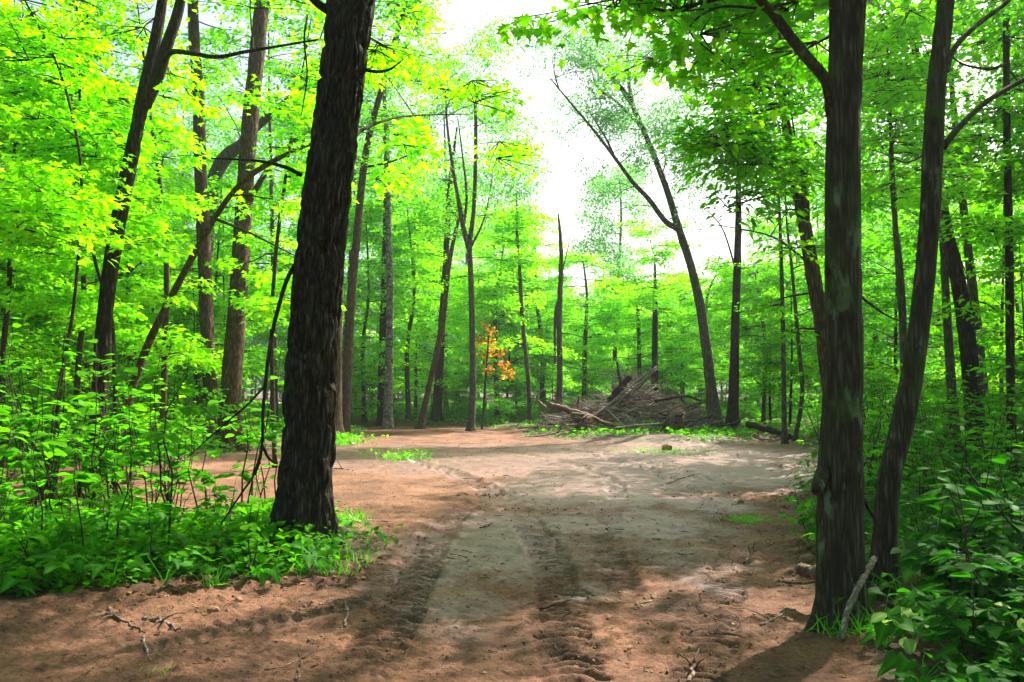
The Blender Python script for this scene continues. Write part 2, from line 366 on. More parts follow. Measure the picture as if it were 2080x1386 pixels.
# ------------------------------------------------------------------ GROUND
def build_ground():
    inv = np.linspace(1/3.2, 1/46.0, 520); Yf = 1/inv
    Ys = np.concatenate([np.linspace(-60, -10, 6), np.linspace(-8, 3.0, 34), Yf, np.geomspace(48, 400, 20)])
    uc = np.linspace(-.80, .80, 580)
    side = .80+np.geomspace(.02, 1.7, 26)
    us = np.concatenate([-side[::-1], uc, side])
    YY = np.repeat(Ys[:, None], len(us), 1); W = np.maximum(Ys, 3.2)[:, None]
    XX = us[None, :]*W
    h, s, m = relief(XX, YY)
    V = np.stack([XX, YY, h], -1).reshape(-1, 3)
    a = np.arange(len(Ys)-1)[:, None]*len(us)+np.arange(len(us)-1)[None, :]
    q = np.stack([a, a+1, a+1+len(us), a+len(us)], -1).reshape(-1, 4)
    me = mesh_from("ground", V, q, None, [M['ground']])
    dirt = sstep(-.35, .15, s)
    # gravelly grey slick areas follow the wheel ruts and low hollows
    x = XX.ravel(); y = YY.ravel()
    wet = .30*np.ones_like(x)
    blobs = [(980,1110,1.0,.9),(1010,1060,.8,.9),(870,1170,.6,.7),(900,1230,.45,.8),(1190,1200,.22,.9),(1080,1140,.5,.6),(1180,985,1.3,1.2),(1240,1010,.8,.9),
             (1320,1060,.9,.8),(1470,1190,.3,.7),(1300,960,1.5,1.4),(1430,1020,.6,.9),(900,930,3.0,1.0),(1150,930,3.0,1.0),(1400,925,3.0,1.0),(1160,1060,.7,.8),(1500,960,1.6,1.),(1100,1000,1.2,1.),
             (1390,1130,.5,.6)]
    acc = np.zeros_like(x)
    for px, py, r, w in blobs:
        g = gnd(px, py); acc = np.maximum(acc, w*np.exp(-(((x-g[0])/(r*1.25))**2+((y-g[1])/(r*1.7))**2)))
    dry = np.zeros_like(x)
    for px, py, r, w in [(700,1010,2.0,1.),(560,985,2.0,1.),(300,1330,1.4,.9),(1340,1290,.7,.9),(1560,1250,.6,.8),(850,880,3,.8),(740,1290,.35,.6)]:
        g = gnd(px, py); dry = np.maximum(dry, w*np.exp(-(((x-g[0])/(r*1.2))**2+((y-g[1])/(r*1.5))**2)))
    wet = np.clip(.20+.62*acc-.35*dry, 0, 1)
    for k, arr in (("dirt", dirt.ravel()), ("wet", wet), ("track", m.ravel())):
        at_ = me.attributes.new(k, 'FLOAT', 'POINT'); at_.data.foreach_set("value", arr.astype(np.float32))
    link("ground", me, kind="structure", label="sandy brown dirt clearing with tyre tracks and grey wet mud patches, forest floor around it")
build_ground()
# pale road seen far off through the trees
def strip(name, P, w, z, mat):
    P = np.array(P, float); d = np.gradient(P, axis=0); d /= np.linalg.norm(d, axis=1)[:, None]
    n = np.stack([-d[:, 1], d[:, 0]], 1)
    A = P+n*w/2; B = P-n*w/2; k = len(P)
    V = np.vstack([np.c_[A, np.full(k, z)], np.c_[B, np.full(k, z)]])
    q = [[i, i+1, k+i+1, k+i] for i in range(k-1)]
    return mesh_from(name, V, q, None, [mat])
link("gravel_road", strip("gravel_road", [(x, 84+.05*x+1.5*math.sin(x*.05)) for x in np.linspace(-62, -21, 16)], 9, .13, M['road']), kind="structure", label="pale gravel road far off between the trunks on the left")

# ------------------------------------------------------------------ leaf templates (unit length, base at origin, tip +y)
def fan(out, c, droop=.12, cup=.1):
    V = [list(c)+[0]]+[[x, y, 0] for x, y in out]
    V = np.array(V, float); V[:, 2] = -droop*V[:, 1]**2 + cup*np.abs(V[:, 0])
    n = len(out); return V, np.array([[0, 1+i, 1+(i+1) % n] for i in range(n)])
def mirror(pts): return pts + [(-x, y) for x, y in pts[::-1] if x > 1e-6]
T_DIA = (np.array([[0, 0, 0], [.34, .48, .06], [0, 1, -.10], [-.34, .48, .06]], float), np.array([[0, 1, 2], [0, 2, 3]]))
T_SLIM = (np.array([[0, 0, 0], [.19, .45, .04], [0, 1, -.14], [-.19, .45, .04]], float), np.array([[0, 1, 2], [0, 2, 3]]))
T_OVA = fan(mirror([(0, 0), (.2, .14), (.31, .4), (.19, .74), (0, 1)]), (0, .42), .15, .16)
T_LAN = fan(mirror([(0, 0), (.15, .18), (.2, .42), (.1, .75), (0, 1)]), (0, .42), .25, .16)
T_MAP = fan(mirror([(0, 0), (.30, -.04), (.23, .18), (.55, .44), (.21, .46), (0, 1)]), (0, .3), .18, .08)
T_MAPF = fan(mirror([(0, 0), (.16, -.08), (.40, -.06), (.26, .14), (.30, .2), (.66, .36), (.50, .44), (.52, .52), (.24, .46), (.20, .56), (.24, .72), (.10, .74), (0, 1)]), (0, .3), .2, .10)
T_HEART = fan(mirror([(0, .08), (.17, -.06), (.38, .04), (.44, .3), (.3, .66), (0, 1)]), (0, .38), .2, .14)
T_BLADE = (np.array([[-.03, 0, 0], [.03, 0, 0], [.025, .55, .05], [-.025, .55, .05], [0, 1, -.15]], float), np.array([[0, 1, 2], [0, 2, 3], [3, 2, 4]]))
def put_leaves(mb, tmpl, pos, d, nrm, size):
    V, Fc = tmpl; n = len(pos)
    if n == 0: return
    d = d/(np.linalg.norm(d, axis=1)[:, None]+1e-9)
    s = np.cross(d, nrm); s /= np.linalg.norm(s, axis=1)[:, None]+1e-9
    nz = np.cross(s, d)
    size = np.broadcast_to(size, (n,))[:, None]
    P = pos[:, None, :] + (V[None, :, 0:1]*s[:, None, :]+V[None, :, 1:2]*d[:, None, :]+V[None, :, 2:3]*nz[:, None, :])*size[:, None, :]
    k = len(V); t = (Fc[None]+np.arange(n)[:, None, None]*k).reshape(-1, 3)
    mb.add(P.reshape(-1, 3), None, t)
def rvec(n, s=1.0): return rng.normal(0, s, (n, 3))
def curve(a, b, up=.12, n=6, wig=.03):
    a = np.asarray(a, float); b = np.asarray(b, float); L = np.linalg.norm(b-a)
    t = np.linspace(0, 1, n)[:, None]
    m = (a+b)/2 + np.array([0, 0, up*L]) + rng.normal(0, wig*L, 3)
    P = (1-t)**2*a+2*t*(1-t)*m+t*t*b
    P[1:-1] += rng.normal(0, wig*.35*L, (n-2, 3)); return P

def spray(lf, tw, c, out, r, n, tmpl, size, thick=.10, tilt=.35, droop=.12, twigs=True):
    """flat horizontal fan of twigs with leaves: how maple shoots carry their leaves"""
    out = np.array([out[0], out[1], 0.]); out /= np.linalg.norm(out)+1e-9
    sd = np.array([-out[1], out[0], 0]); o = c-out*r*.75
    m = 6; A = np.linspace(-1.15, 1.15, m)+rng.normal(0, .12, m); Ls = r*(1.65-.45*np.abs(A))*rng.uniform(.8, 1.1, m)
    D = np.cos(A)[:, None]*out+np.sin(A)[:, None]*sd; D[:, 2] = rng.normal(0, .10, m)
    if twigs:
        for i in range(m):
            P = o+D[i]*np.linspace(0, Ls[i], 3)[:, None]; P[:, 2] -= droop*r*np.linspace(0, 1, 3)**2
            tube(tw, P, np.array([.006, .004, .002])*(1+r), 3, False)
    k = rng.integers(0, m, n); t = rng.uniform(.18, 1, n)**.8
    off = rng.choice([-1, 1], n)*rng.uniform(.02, .2, n)*r
    P = o+D[k]*(Ls[k]*t)[:, None]; sdv = np.stack([-D[k][:, 1], D[k][:, 0], np.zeros(n)], 1)
    P = P+sdv*off[:, None]; P[:, 2] += -droop*r*t*t+rng.normal(0, thick*r, n)
    dirv = D[k]*.7+sdv*np.sign(off)[:, None]*.7+rvec(n, .3); dirv[:, 2] -= .25
    nr = rvec(n, tilt)+np.array([0, 0, 1.])
    put_leaves(lf, tmpl, P, dirv, nr, size*rng.uniform(.65, 1.2, n))
def puff(lf, tw, c, r, n, tmpl, size, flat=.7, down=0.2):
    D = rvec(n); D /= np.linalg.norm(D, axis=1)[:, None]; D[:, 2] *= flat
    P = c+D*(r*rng.uniform(.15, 1, n)**.6)[:, None]
    dirv = D+rvec(n, .6); dirv[:, 2] -= down
    put_leaves(lf, tmpl, P, dirv, rvec(n, .6)+np.array([0, 0, .8]), size*rng.uniform(.7, 1.2, n))
    if tw is not None:
        for i in range(4):
            e = c+rvec(1)[0]*r*.6; tube(tw, np.array([c-np.array([0, 0, r*.4]), e]), [.008, .003], 3, False)

PROTECT = []   # slender trunks that show clear of leaves in this wood: leaf sprays keep out of the air in front of them
def clear_of(c, r):
    if c[1] < 1: return True
    for Y, pts, hw in PROTECT:
        if c[1] > Y+.3: continue
        z = (c[2]-CAM_H)/c[1]; px = CX+c[0]/c[1]*F; py = 790-z*F
        xs = np.interp(py, pts[:, 1], pts[:, 0], left=-9999, right=-9999)
        if xs < -9000: continue
        if abs(px-xs) < hw+.75*r*F/c[1] and rng.uniform() < .93: return False
    return True
for Y_, hw_, pts_ in [(12.3, 22, [(345,-80),(312,100),(268,310),(250,400),(228,520),(212,650),(204,780)]),(12.1, 12, [(375,-40),(340,90),(292,215)]),(20.5, 18, [(390,-40),(394,80),(403,200),(407,350),(415,520),(422,700),(430,900)]),
        (19.3, 26, [(540,-60),(520,130),(505,280),(495,430),(487,560),(478,680),(466,890)]),(14, 12, [(530,342),(482,380),(438,440),(395,515),(350,600)]),(24.5, 14, [(705,300),(693,450),(682,760),(680,860)]),(26, 12, [(790,130),(745,300),(726,470),(714,600),(700,860)]),
        (31, 14, [(787,380),(790,500),(792,620),(788,840)]),(31, 9, [(905,600),(882,740),(853,860)]),(29.5, 12, [(930,400),(954,500),(959,680),(957,860)]),(29.5, 8, [(966,220),(966,330),(962,430)]),(29.3, 8, [(905,180),(918,330),(942,465)]),
        (32, 9, [(1056,560),(1072,760),(1077,838)]),(32, 11, [(1135,434),(1140,540),(1137,828)]),(27, 16, [(1326,310),(1378,462),(1420,610),(1446,800),(1456,880)]),(26.5, 12, [(1118,160),(1252,325),(1318,405),(1370,462)]),
        (27.5, 10, [(1500,440),(1497,560),(1490,800),(1487,878)]),(10.6, 18, [(1606,380),(1636,470),(1652,560),(1668,650),(1694,900)]),(14, 12, [(1812,320),(1826,560),(1838,800)]),
        (15.5, 22, [(1918,450),(1958,640),(1985,880)]),(12.5, 10, [(2044,-40),(2046,300),(2052,800)]),(25, 20, [(492,292),(462,315),(440,350),(428,400)]),(34, 10, [(912,500),(886,846)]),
        (5.3, 34, [(1738,-60),(1716,330),(1712,500),(1706,1000),(1708,1248)]),(5.9, 22, [(1928,-60),(1894,330),(1872,620),(1800,1020),(1792,1192)]),(7.7, 54, [(720,-60),(652,500),(636,700),(622,1100)])]:
    p_ = np.array(sorted(pts_, key=lambda q: q[1]), float); PROTECT.append((Y_, p_, hw_))
class Tree:
    def __init__(s, name, label, cat, trunkP, trunkR, bark, group=None, sides=14, flare=True, rough=0.0, step=.25):
        s.P = np.array(trunkP, float); s.R = np.array(trunkR, float); s.base = s.P[0].copy()
        s.root = thing(name, label, cat, tuple(s.base), group) if label is not None else None
        s.lf = {}; s.tw = MB(); s.nodes = [p for p in s.P]; s.nr = list(s.R); s.nd = [0.]*len(s.P); s.bark = bark
        s.trunk_mesh(s.P, s.R, sides, flare, rough, bark, "trunk", step)
    def trunk_mesh(s, P, Rr, sides, flare, rough, bark, nm, step):
        L = np.r_[0, np.cumsum(np.linalg.norm(np.diff(P, axis=0), axis=1))]
        n = max(6, int(L[-1]/step)); u = np.linspace(0, L[-1], n)
        Q = np.stack([np.interp(u, L, P[:, i]) for i in range(3)], 1); rr = np.interp(u, L, Rr)
        for _ in range(2): Q[1:-1] = (Q[:-2]+2*Q[1:-1]+Q[2:])/4
        ph = rng.uniform(0, 99)
        def rf(r2, a, PP):
            z = u[:, None]
            if flare:
                f = np.exp(-z/(.9*rr[0]+.12))
                lob = .5+.5*np.cos(a[None, :]*5+ph)*.8+.3*np.cos(a[None, :]*3+ph*2)
                r2 = r2*(1+(f*.03+np.exp(-z/(.5*rr[0]+.10))*.95*np.clip(lob, 0, 1)**1.5))
            r2 = r2*(1+.05*(vn(np.cos(a)[None]*1.5+ph, np.sin(a)[None]*1.5+z*.8, z*.7)-.5)*2)
            if rough:
                ca = np.cos(a)[None, :]+0*z; sa = np.sin(a)[None, :]+0*z
                k = 7.0*max(.6, rr[0]/.3)
                w1 = vn(ca*k*.7+ph, sa*k*.7, z*6)*1.2
                v = vn(ca*k*1.1+w1, sa*k*1.1+ph+w1, z*3.0)
                v2 = vn(ca*k*2.3, sa*k*2.3+ph, z*9)
                ridge = 1-np.abs(v*2-1)*2.2
                r2 = r2+rough*(-np.clip(ridge, 0, 1)**1.1*1.5+.6*v2)
            return r2
        mb = MB()
        if s.root is not None: Q = Q-s.base
        tube(mb, Q, rr, sides, True, rf)
        if s.root is not None: link(nm, mb.mesh(nm, bark), s.root)
        else: s.trunkmb = mb
        s.Q = Q; s.RR = rr
    def limb(s, pts, r0, r1, sides=7, nm="branch", bark=None, wig=.0):
        P = smooth_path(pts, max(8, len(pts)*4))
        if wig: P[1:-1] += rng.normal(0, wig, (len(P)-2, 3))
        rr = np.linspace(r0, r1, len(P))
        if s.root is not None:
            mb = MB(); tube(mb, P-s.base, rr, sides); link(nm, mb.mesh(nm, bark or s.bark), s.root)
        else: tube(s.trunkmb, P, rr, sides)
        for i in range(1, len(P)): s.nodes.append(P[i]); s.nr.append(rr[i]); s.nd.append(.3)
        return P
    def connect(s, c, maxr=.022, up=.1):
        Nn = np.array(s.nodes); d = np.linalg.norm(Nn-c, axis=1)
        cost = d+.45*np.array(s.nd)+np.where(Nn[:, 2] > c[2]+.15, 2*(Nn[:, 2]-c[2]), 0)
        i = int(np.argmin(cost)); a = Nn[i]; L = d[i]
        P = curve(a, c, up, 6); r0 = min(s.nr[i]*.75, .009+.014*L, maxr); rr = np.linspace(r0, .004, 6)
        tube(s.tw, P, rr, 4, False)
        for k in (2, 3, 4, 5): s.nodes.append(P[k]); s.nr.append(rr[k]); s.nd.append(s.nd[i]+L*k/5)
        v = c-a; return v
    def sprays(s, C, mat, r=.7, n=90, tmpl=T_DIA, size=.09, kind='spray', tilt=.35, thick=.10):
        mb = s.lf.setdefault(mat, MB())
        C = [c for c in C if s.root is None or clear_of(c, r)]
        if not C: return
        C = np.array(C)
        ax = s.P[:, None, :]-C[None]; o = np.argsort(np.linalg.norm(ax, axis=2).min(0))
        for c in C[o]:
            v = s.connect(c); rr = r*rng.uniform(.7, 1.25)
            if kind == 'spray': spray(mb, s.tw, c, v if np.hypot(v[0], v[1]) > .1 else rvec(1)[0], rr, int(n*rr/r), tmpl, size, thick, tilt)
            else: puff(mb, s.tw, c, rr, int(n*rr/r), tmpl, size)
    def crown(s, z0, z1, rad, ns, mat, prof=None, az=None, **kw):
        C = []
        Lz = s.P[:, 2]
        for i in range(ns):
            z = rng.uniform(z0, z1); t = (z-z0)/(z1-z0)
            rr = rad*(prof(t) if prof else (1-.75*t)*(.75+.5*math.sin(math.pi*min(1, t*1.3+.15))))
            a = rng.uniform(0, 2*math.pi) if az is None else rng.uniform(*az)
            q = rr*rng.uniform(.25, 1)**.6
            x = np.interp(z, Lz, s.P[:, 0]); y = np.interp(z, Lz, s.P[:, 1])
            C.append((x+q*math.cos(a), y+q*math.sin(a), z))
        s.sprays(C, mat, **kw)
    def region(s, boxes, mat, **kw):
        """sprays in the boxes (px0,py0,px1,py1,Y0,Y1,count) of the crown"""
        C = []
        for x0, y0, x1, y1, Y0, Y1, k in boxes:
            for i in range(k):
                C.append(at(rng.uniform(x0, x1), rng.uniform(y0, y1), rng.uniform(Y0, Y1)))
        s.sprays(C, mat, **kw)
    def finish(s):
        if s.tw.n: link("twigs", s.tw.mesh("twigs", M['twig'], origin=s.base), s.root, kind="stuff")
        for k, mb in s.lf.items():
            if mb.n: link("foliage", mb.mesh("foliage", M[k], False, s.base), s.root, kind="stuff")
        return s
def ptree(name, label, cat, Y, path, topz, bark, rough=0., sides=14, rtop=.35, group=None, step=.25, base=None, flare=True):
    """tree whose trunk passes the given sightings (px, py, width px) at depth Y and goes on up to topz"""
    P = []; Rr = []
    for p in path:
        yy = Y if len(p) < 4 else p[3]
        P.append(at(p[0], p[1], yy)); Rr.append(p[2]/2*yy/F*(1.0 if Y < 8 else .82))
    P[0][2] = gz(P[0][0], P[0][1])-.06
    P = np.array(P); Rr = np.array(Rr)
    if topz > P[-1][2]+.5:
        d = P[-1]-P[-2]; d /= np.linalg.norm(d); L = (topz-P[-1][2])/max(d[2], .3); k = max(2, int(L/1.5))
        ext = []; q = P[-1].copy(); dd = d.copy()
        for i in range(k):
            dd = dd+rng.normal(0, .05, 3)+np.array([0, 0, .04]); dd /= np.linalg.norm(dd); q = q+dd*L/k; ext.append(q.copy())
        Rr = np.r_[Rr, Rr[-1]*np.linspace(1, rtop, k+1)[1:]]; P = np.vstack([P, ext])
    n = max(12, len(P)*5)
    S = smooth_path(np.c_[P, Rr], n)
    return Tree(name, label, cat, S[:, :3], np.abs(S[:, 3]), M[bark], group, sides, flare, rough, step)

# ------------------------------------------------------------------ HERO TREES
# big dark oak left of centre
A = ptree("oak_tree", "thick dark furrowed oak trunk with green-lit leaves at its foot, dominating the left middle", "tree", 7.7,
    [(620,1112,108),(621,1040,102),(627,900,99),(636,700,96),(652,500,93),(672,330,90),(696,150,90),(712,20,92),(720,-60,92)], 17, 'oak', rough=.04, sides=150, step=.022)
Ya = 7.65
A.limb([at(612,520,7.7), at(592,550,7.6), at(575,590,7.45), at(552,680,7.3), at(541,760,7.25), at(534,840,7.2), at(532,905,7.2), at(521,955,7.15), at(485,1010,7.1), at(448,1066,7.05)], .024, .007, bark=M['dark'])
A.limb([at(541,780,7.25), at(505,820,7.1), at(470,850,7.0), at(430,885,6.9), at(380,930,6.8)], .013, .004, 5, bark=M['dark'])
A.limb([at(532,905,7.2), at(545,930,7.3), at(560,942,7.5)], .014, .01, 5, bark=M['dark'])
A.limb([at(529,930,7.2), at(520,965,7.3), at(535,1030,7.4)], .008, .003, 4, bark=M['dark'])
A.limb([at(612,356,Ya), at(580,340,7.5), at(530,328,7.4), at(480,324,7.3), at(428,322,7.2)], .022, .006, bark=M['dark'])
A.limb([at(668,22,7.7), at(645,8,7.6), at(610,-25,7.5), at(560,-60,7.3)], .05, .02, bark=M['dark'])
A.limb([at(740,142,7.7), at(765,146,7.6), at(790,142,7.5), at(805,132,7.4), at(819,121,7.4)], .02, .005, bark=M['dark'])
A.limb([at(625,30,7.7), at(618,80,7.5), at(624,150,7.4), at(616,210,7.4), at(612,235,7.4)], .012, .004, 5, bark=M['dark'])
A.limb([at(700,300,7.7), at(740,262,8.2), at(800,240,8.8), at(860,234,9.4), at(960,232,10)], .022, .005)
A.crown(8.0, 16.5, 4.2, 60, 'green', r=1.0, n=170, size=.16)
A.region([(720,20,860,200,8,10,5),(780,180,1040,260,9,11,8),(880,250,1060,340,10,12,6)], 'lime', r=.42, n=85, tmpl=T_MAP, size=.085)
A.finish()

# twin-stemmed maple on the right
B = ptree("maple_tree", "twin-stemmed maple trunk with grey-green lichen patches at the right edge of the clearing", "tree", 5.3,
    [(1708,1248,92),(1706,1150,86),(1706,1000,88),(1710,850,78),(1714,700,72),(1712,500,70),(1716,330,62),(1722,190,56),(1733,60,48),(1738,-60,46)], 12, 'smooth', rough=.006, sides=90, step=.03)
B.limb([at(1700,560,5.28), at(1698,400,5.27), at(1700,250,5.27), at(1703,120,5.27), at(1702,0,5.28), at(1695,-120,5.3), at(1670,-500,5.4)], .075, .05, 20)
B.limb([at(1690,235,5.28), at(1680,168,5.2), at(1640,118,5.1), at(1600,68,5.0), at(1572,30,4.95), at(1545,0,4.9), at(1500,-60,4.8)], .042, .026, 10)
B.limb([at(1672,960,5.25), at(1662,985,5.1), at(1660,1000,5.05)], .05, .035, 8, nm="burl")
B.limb([at(1745,600,5.3), at(1800,640,5.6), at(1850,660,6.0)], .012, .003, 5)
B.limb([at(1545,0,4.9), at(1500,-10,4.95), at(1400,12,5.1), at(1345,22,5.2), at(1300,0,5.3), at(1240,-30,5.4)], .016, .005, 6)
B.limb([at(1560,20,4.95), at(1460,15,5.0), at(1400,60,5.1), at(1450,110,5.3), at(1500,150,5.5)], .010, .004, 5)
B.limb([at(1300,-10,5.3), at(1190,10,5.3), at(1110,28,5.3), at(1030,38,5.3)], .008, .002, 5)
B.crown(8.2, 12, 3.0, 34, 'green', r=.8, n=130, size=.13)

def leafmesh(name, wf, mat, notch=0., droop=.2, cup=.15, rip=.02, seed=0, rows=7):
    t = np.linspace(0, 1, rows); ss = np.array([-1, -.5, 0, .5, 1.])
    w = np.array([wf(x) for x in t])
    X = ss[None]*w[:, None]; Y = t[:, None]-notch*np.abs(ss[None])*(1-t[:, None])**3
    Z = -droop*t[:, None]**2+cup*np.abs(X)+rip*np.sin(9*t[:, None]+seed+ss[None]*2)*np.abs(ss[None])
    V = np.stack([X, Y, Z], -1).reshape(-1, 3)
    a = np.arange(rows-1)[:, None]*5+np.arange(4)[None]
    q = np.stack([a, a+1, a+6, a+5], -1).reshape(-1, 4)
    me = mesh_from(name, V, q, None, [mat])
    at_ = me.attributes.new("rib", 'FLOAT', 'POINT'); at_.data.foreach_set("value", np.tile([0, .0, .55, .0, 0], rows).astype(np.float32))
    return me
ov = lambda x: .36*math.sin(math.pi*min(1, x**.8+.0))**.8 if 0 < x < 1 else .004
ht = lambda x: .42*(1-x)**.55*(.62+.38*math.sin(math.pi*min(1, x*1.6+.2))) if x < 1 else .004
OVS = [leafmesh("leaf", ov, M['under'], 0, .15+.12*k, .1+.06*k, .02, k) for k in range(3)]
OVP = [leafmesh("leaf", ov, M['big'], 0, .2+.1*k, .1+.05*k, .02, k) for k in range(2)]
HTS = [leafmesh("leaf", ht, M['big'], .16, .12+.1*k, .06+.05*k, .03, k) for k in range(3)]
PLS = [leafmesh("leaf", ov, M['pale'], 0, .2+.1*k, .1, .03, k) for k in range(2)]
def flatleaf(tmpl, mat):
    V, Fc = tmpl; return mesh_from("leaf", V, None, Fc, [mat], False)
MPL = [flatleaf(T_MAPF, M['lime']), flatleaf((T_MAPF[0]*np.array([1.05, .95, -1.2]), T_MAPF[1]), M['green'])]
def leaf_obj(parent, me, pos, d, nrm, size):
    """pos relative to the parent's origin"""
    d = Vector(d).normalized(); s = d.cross(Vector(nrm)).normalized(); n = s.cross(d)
    m = Matrix(((s.x*size, d.x*size, n.x*size, pos[0]), (s.y*size, d.y*size, n.y*size, pos[1]), (s.z*size, d.z*size, n.z*size, pos[2]), (0, 0, 0, 1)))
    o = bpy.data.objects.new("leaf", me); COL.objects.link(o); o.parent = parent; o.matrix_basis = m; return o
# its nearest leaves, hanging into the top of the view, one by one
k = 0
shade_paths = [([1030,38,5.3],[1110,28,5.3],55,34),([1110,28,5.3],[1300,0,5.3],60,30),([1300,20,5.3],[1500,20,5.2],80,60),([1360,60,5.2],[1520,190,5.4],60,45)]
for a, b, n, sp in shade_paths:
    for i in range(n):
        t = rng.uniform(); px = a[0]+(b[0]-a[0])*t; py = a[1]+(b[1]-a[1])*t
        p = at(px+rng.normal(0, sp*.6), py+abs(rng.normal(0, sp)), a[2]+rng.normal(0, .22))
        leaf_obj(B.root, MPL[k % 2], p-B.base, (rng.normal(0, .7), rng.normal(0, .5), -.55+rng.normal(0, .3)), (rng.normal(0, .4), -.35+rng.normal(0, .5), 1.), rng.uniform(.065, .10)); k += 1
B.region([(1250,-60,1700,30,4.9,6.2,26),(1350,20,1640,130,5.2,6.6,14)], 'green', r=.34, n=42, tmpl=T_MAPF, size=.085)
B.finish()

C = ptree("maple_tree", "slim curved dark trunk with two limbs reaching right, just behind the twin-stemmed maple", "tree", 5.95,
    [(1792,1192,60),(1796,1100,47),(1800,1020,46),(1810,950,44),(1836,850,44),(1856,740,42),(1872,620,40),(1886,480,40),(1894,330,40),(1902,180,36),(1914,70,34),(1928,-60,32)], 11, 'smooth', rough=.003, sides=48, step=.04)
C.limb([at(1915,300,5.95), at(1945,262,6.0), at(1985,222,6.1), at(2030,190,6.2), at(2090,158,6.3), at(2200,110,6.5)], .028, .016, 8)
C.limb([at(1922,145,5.95), at(1935,105,6.0), at(1965,68,6.1), at(2005,35,6.2), at(2050,0,6.3), at(2100,-60,6.4)], .024, .016, 8)
C.limb([at(1885,310,5.95), at(1840,330,6.2), at(1790,310,6.5), at(1745,300,6.8)], .010, .003, 5)
C.crown(7.5, 10.5, 3.0, 40, 'green', r=.8, n=150, size=.12)
C.region([(1960,480,2080,560,4.2,5.2,4),(1940,560,2090,640,5,6,2)], 'green', r=.35, n=60, tmpl=T_MAPF, size=.09)
C.finish()

D = ptree("maple_tree", "dark leaning trunk forking near the top, standing among the shrubs on the left", "tree", 12.3,
    [(184,985,46),(196,880,40),(204,780,38),(212,650,37),(228,520,36),(250,400,36),(268,310,34),(292,190,32),(312,100,28),(330,0,24),(345,-80,22)], 12, 'dark', rough=.012, sides=48, step=.05)
D.limb([at(292,215,12.3), at(318,160,12.2), at(340,90,12.1), at(360,30,12.1), at(375,-40,12)], .11, .07, 12)
D.limb([at(318,150,12.2), at(345,108,12), at(385,108,11.9), at(440,116,11.8), at(500,105,11.7), at(560,95,11.6), at(650,80,11.5)], .05, .015, 8)
D.crown(7.5, 12, 3.2, 25, 'lime', r=.9, n=180, size=.12)
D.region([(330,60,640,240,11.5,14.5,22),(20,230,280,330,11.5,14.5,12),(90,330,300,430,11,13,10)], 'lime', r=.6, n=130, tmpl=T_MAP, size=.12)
D.finish()

E1 = ptree("oak_tree", "slimmer of the two brown trunks standing close together left of the big oak", "tree", 20.5,
    [(432,905,42),(430,820,36),(422,700,34),(415,520,32),(407,350,30),(403,200,28),(394,80,26),(390,-40,26)], 19, 'brown', rough=.014, sides=40, step=.08)
E1.limb([at(403,230,20.5), at(380,180,20.3), at(350,150,20.2), at(320,120,20)], .07, .02)
E1.crown(11, 18.5, 3.6, 26, 'green', r=1.1, n=200, size=.17)
E1.region([(300,470,480,600,17,20,8),(380,40,520,140,18,20,6)], 'lime', r=.7, n=150, size=.12); E1.finish()
E2 = ptree("oak_tree", "stouter brown trunk with sunlit right side, beside a slimmer one left of the big oak", "tree", 19.3,
    [(464,893,60),(468,800,50),(478,680,47),(487,560,44),(495,430,42),(505,280,40),(520,130,38),(533,0,36),(540,-60,34)], 18, 'brown', rough=.016, sides=48, step=.08)
E2.limb([at(500,420,19.3), at(540,350,18.8), at(580,300,18.5), at(620,270,18.2)], .08, .02)
E2.crown(10.5, 17.5, 3.6, 26, 'green', r=1.1, n=200, size=.17)
E2.region([(420,320,640,460,15,18,14),(440,440,620,640,16,18,12),(430,180,640,320,14,17,14)], 'lime', r=.65, n=120, tmpl=T_MAP, size=.14); E2.finish()
Fd = ptree("maple_tree", "slender trunk leaning far to the right in front of the two brown trunks", "tree", 14.0,
    [(237,952,25),(248,880,23),(268,790,20),(305,690,19),(350,600,17),(395,515,16),(438,440,14),(482,380,12),(530,342,14),(600,305,9),(660,285,7)], 0, 'brown', rough=.006, sides=24, step=.06)
Fd.limb([at(438,445,14), at(500,470,13.6), at(560,500,13.3), at(600,520,13)], .03, .008, 6)
Fd.region([(380,300,600,420,12.5,14.5,10),(300,520,560,660,12,14,9)], 'lime', r=.5, n=120, tmpl=T_MAP, size=.095); Fd.finish()
Gb = ptree("oak_tree", "grey trunk whose top bends sharply to the right, behind the pair of brown trunks", "tree", 25.0,
    [(405,868,40),(412,700,36),(418,520,34),(428,400,34),(440,350,36),(462,315,34),(492,292,24)], 0, 'grey', rough=.01, sides=24, step=.12)
Gb.limb([at(470,312,25), at(530,250,25), at(600,190,25), at(670,120,25)], .15, .08, 10)
Gb.limb([at(670,120,25), at(735,40,25), at(760,-30,25)], .1, .05, 8)
Gb.crown(11, 15, 3, 12, 'green', r=1.1, n=160, size=.17); Gb.finish()
H1 = ptree("oak_tree", "straight grey-brown trunk showing directly behind the right edge of the big oak", "tree", 24.5,
    [(680,866,38),(682,760,30),(686,600,27),(693,450,25),(705,300,22),(718,100,20)], 18, 'brown', rough=.01, sides=28, step=.1); H1.crown(9.5, 17.5, 3.4, 24, 'green', r=1.1, n=180, size=.17); H1.finish()
H2 = ptree("oak_tree", "brown trunk leaning slightly right, second to the right of the big oak", "tree", 26.0,
    [(700,862,26),(706,740,24),(714,600,22),(726,470,20),(745,300,17),(790,130,14),(820,20,12)], 15, 'brown', rough=.01, sides=24, step=.1)
H2.limb([at(740,340,26), at(790,330,25.5), at(840,310,25), at(870,288,24.8)], .04, .012, 6, bark=M['twig'])
H2.crown(8.5, 15, 3, 22, 'green', r=1.1, n=180, size=.16); H2.region([(700,150,900,420,22,26,14)], 'lime', r=.9, n=190, size=.13); H2.finish()
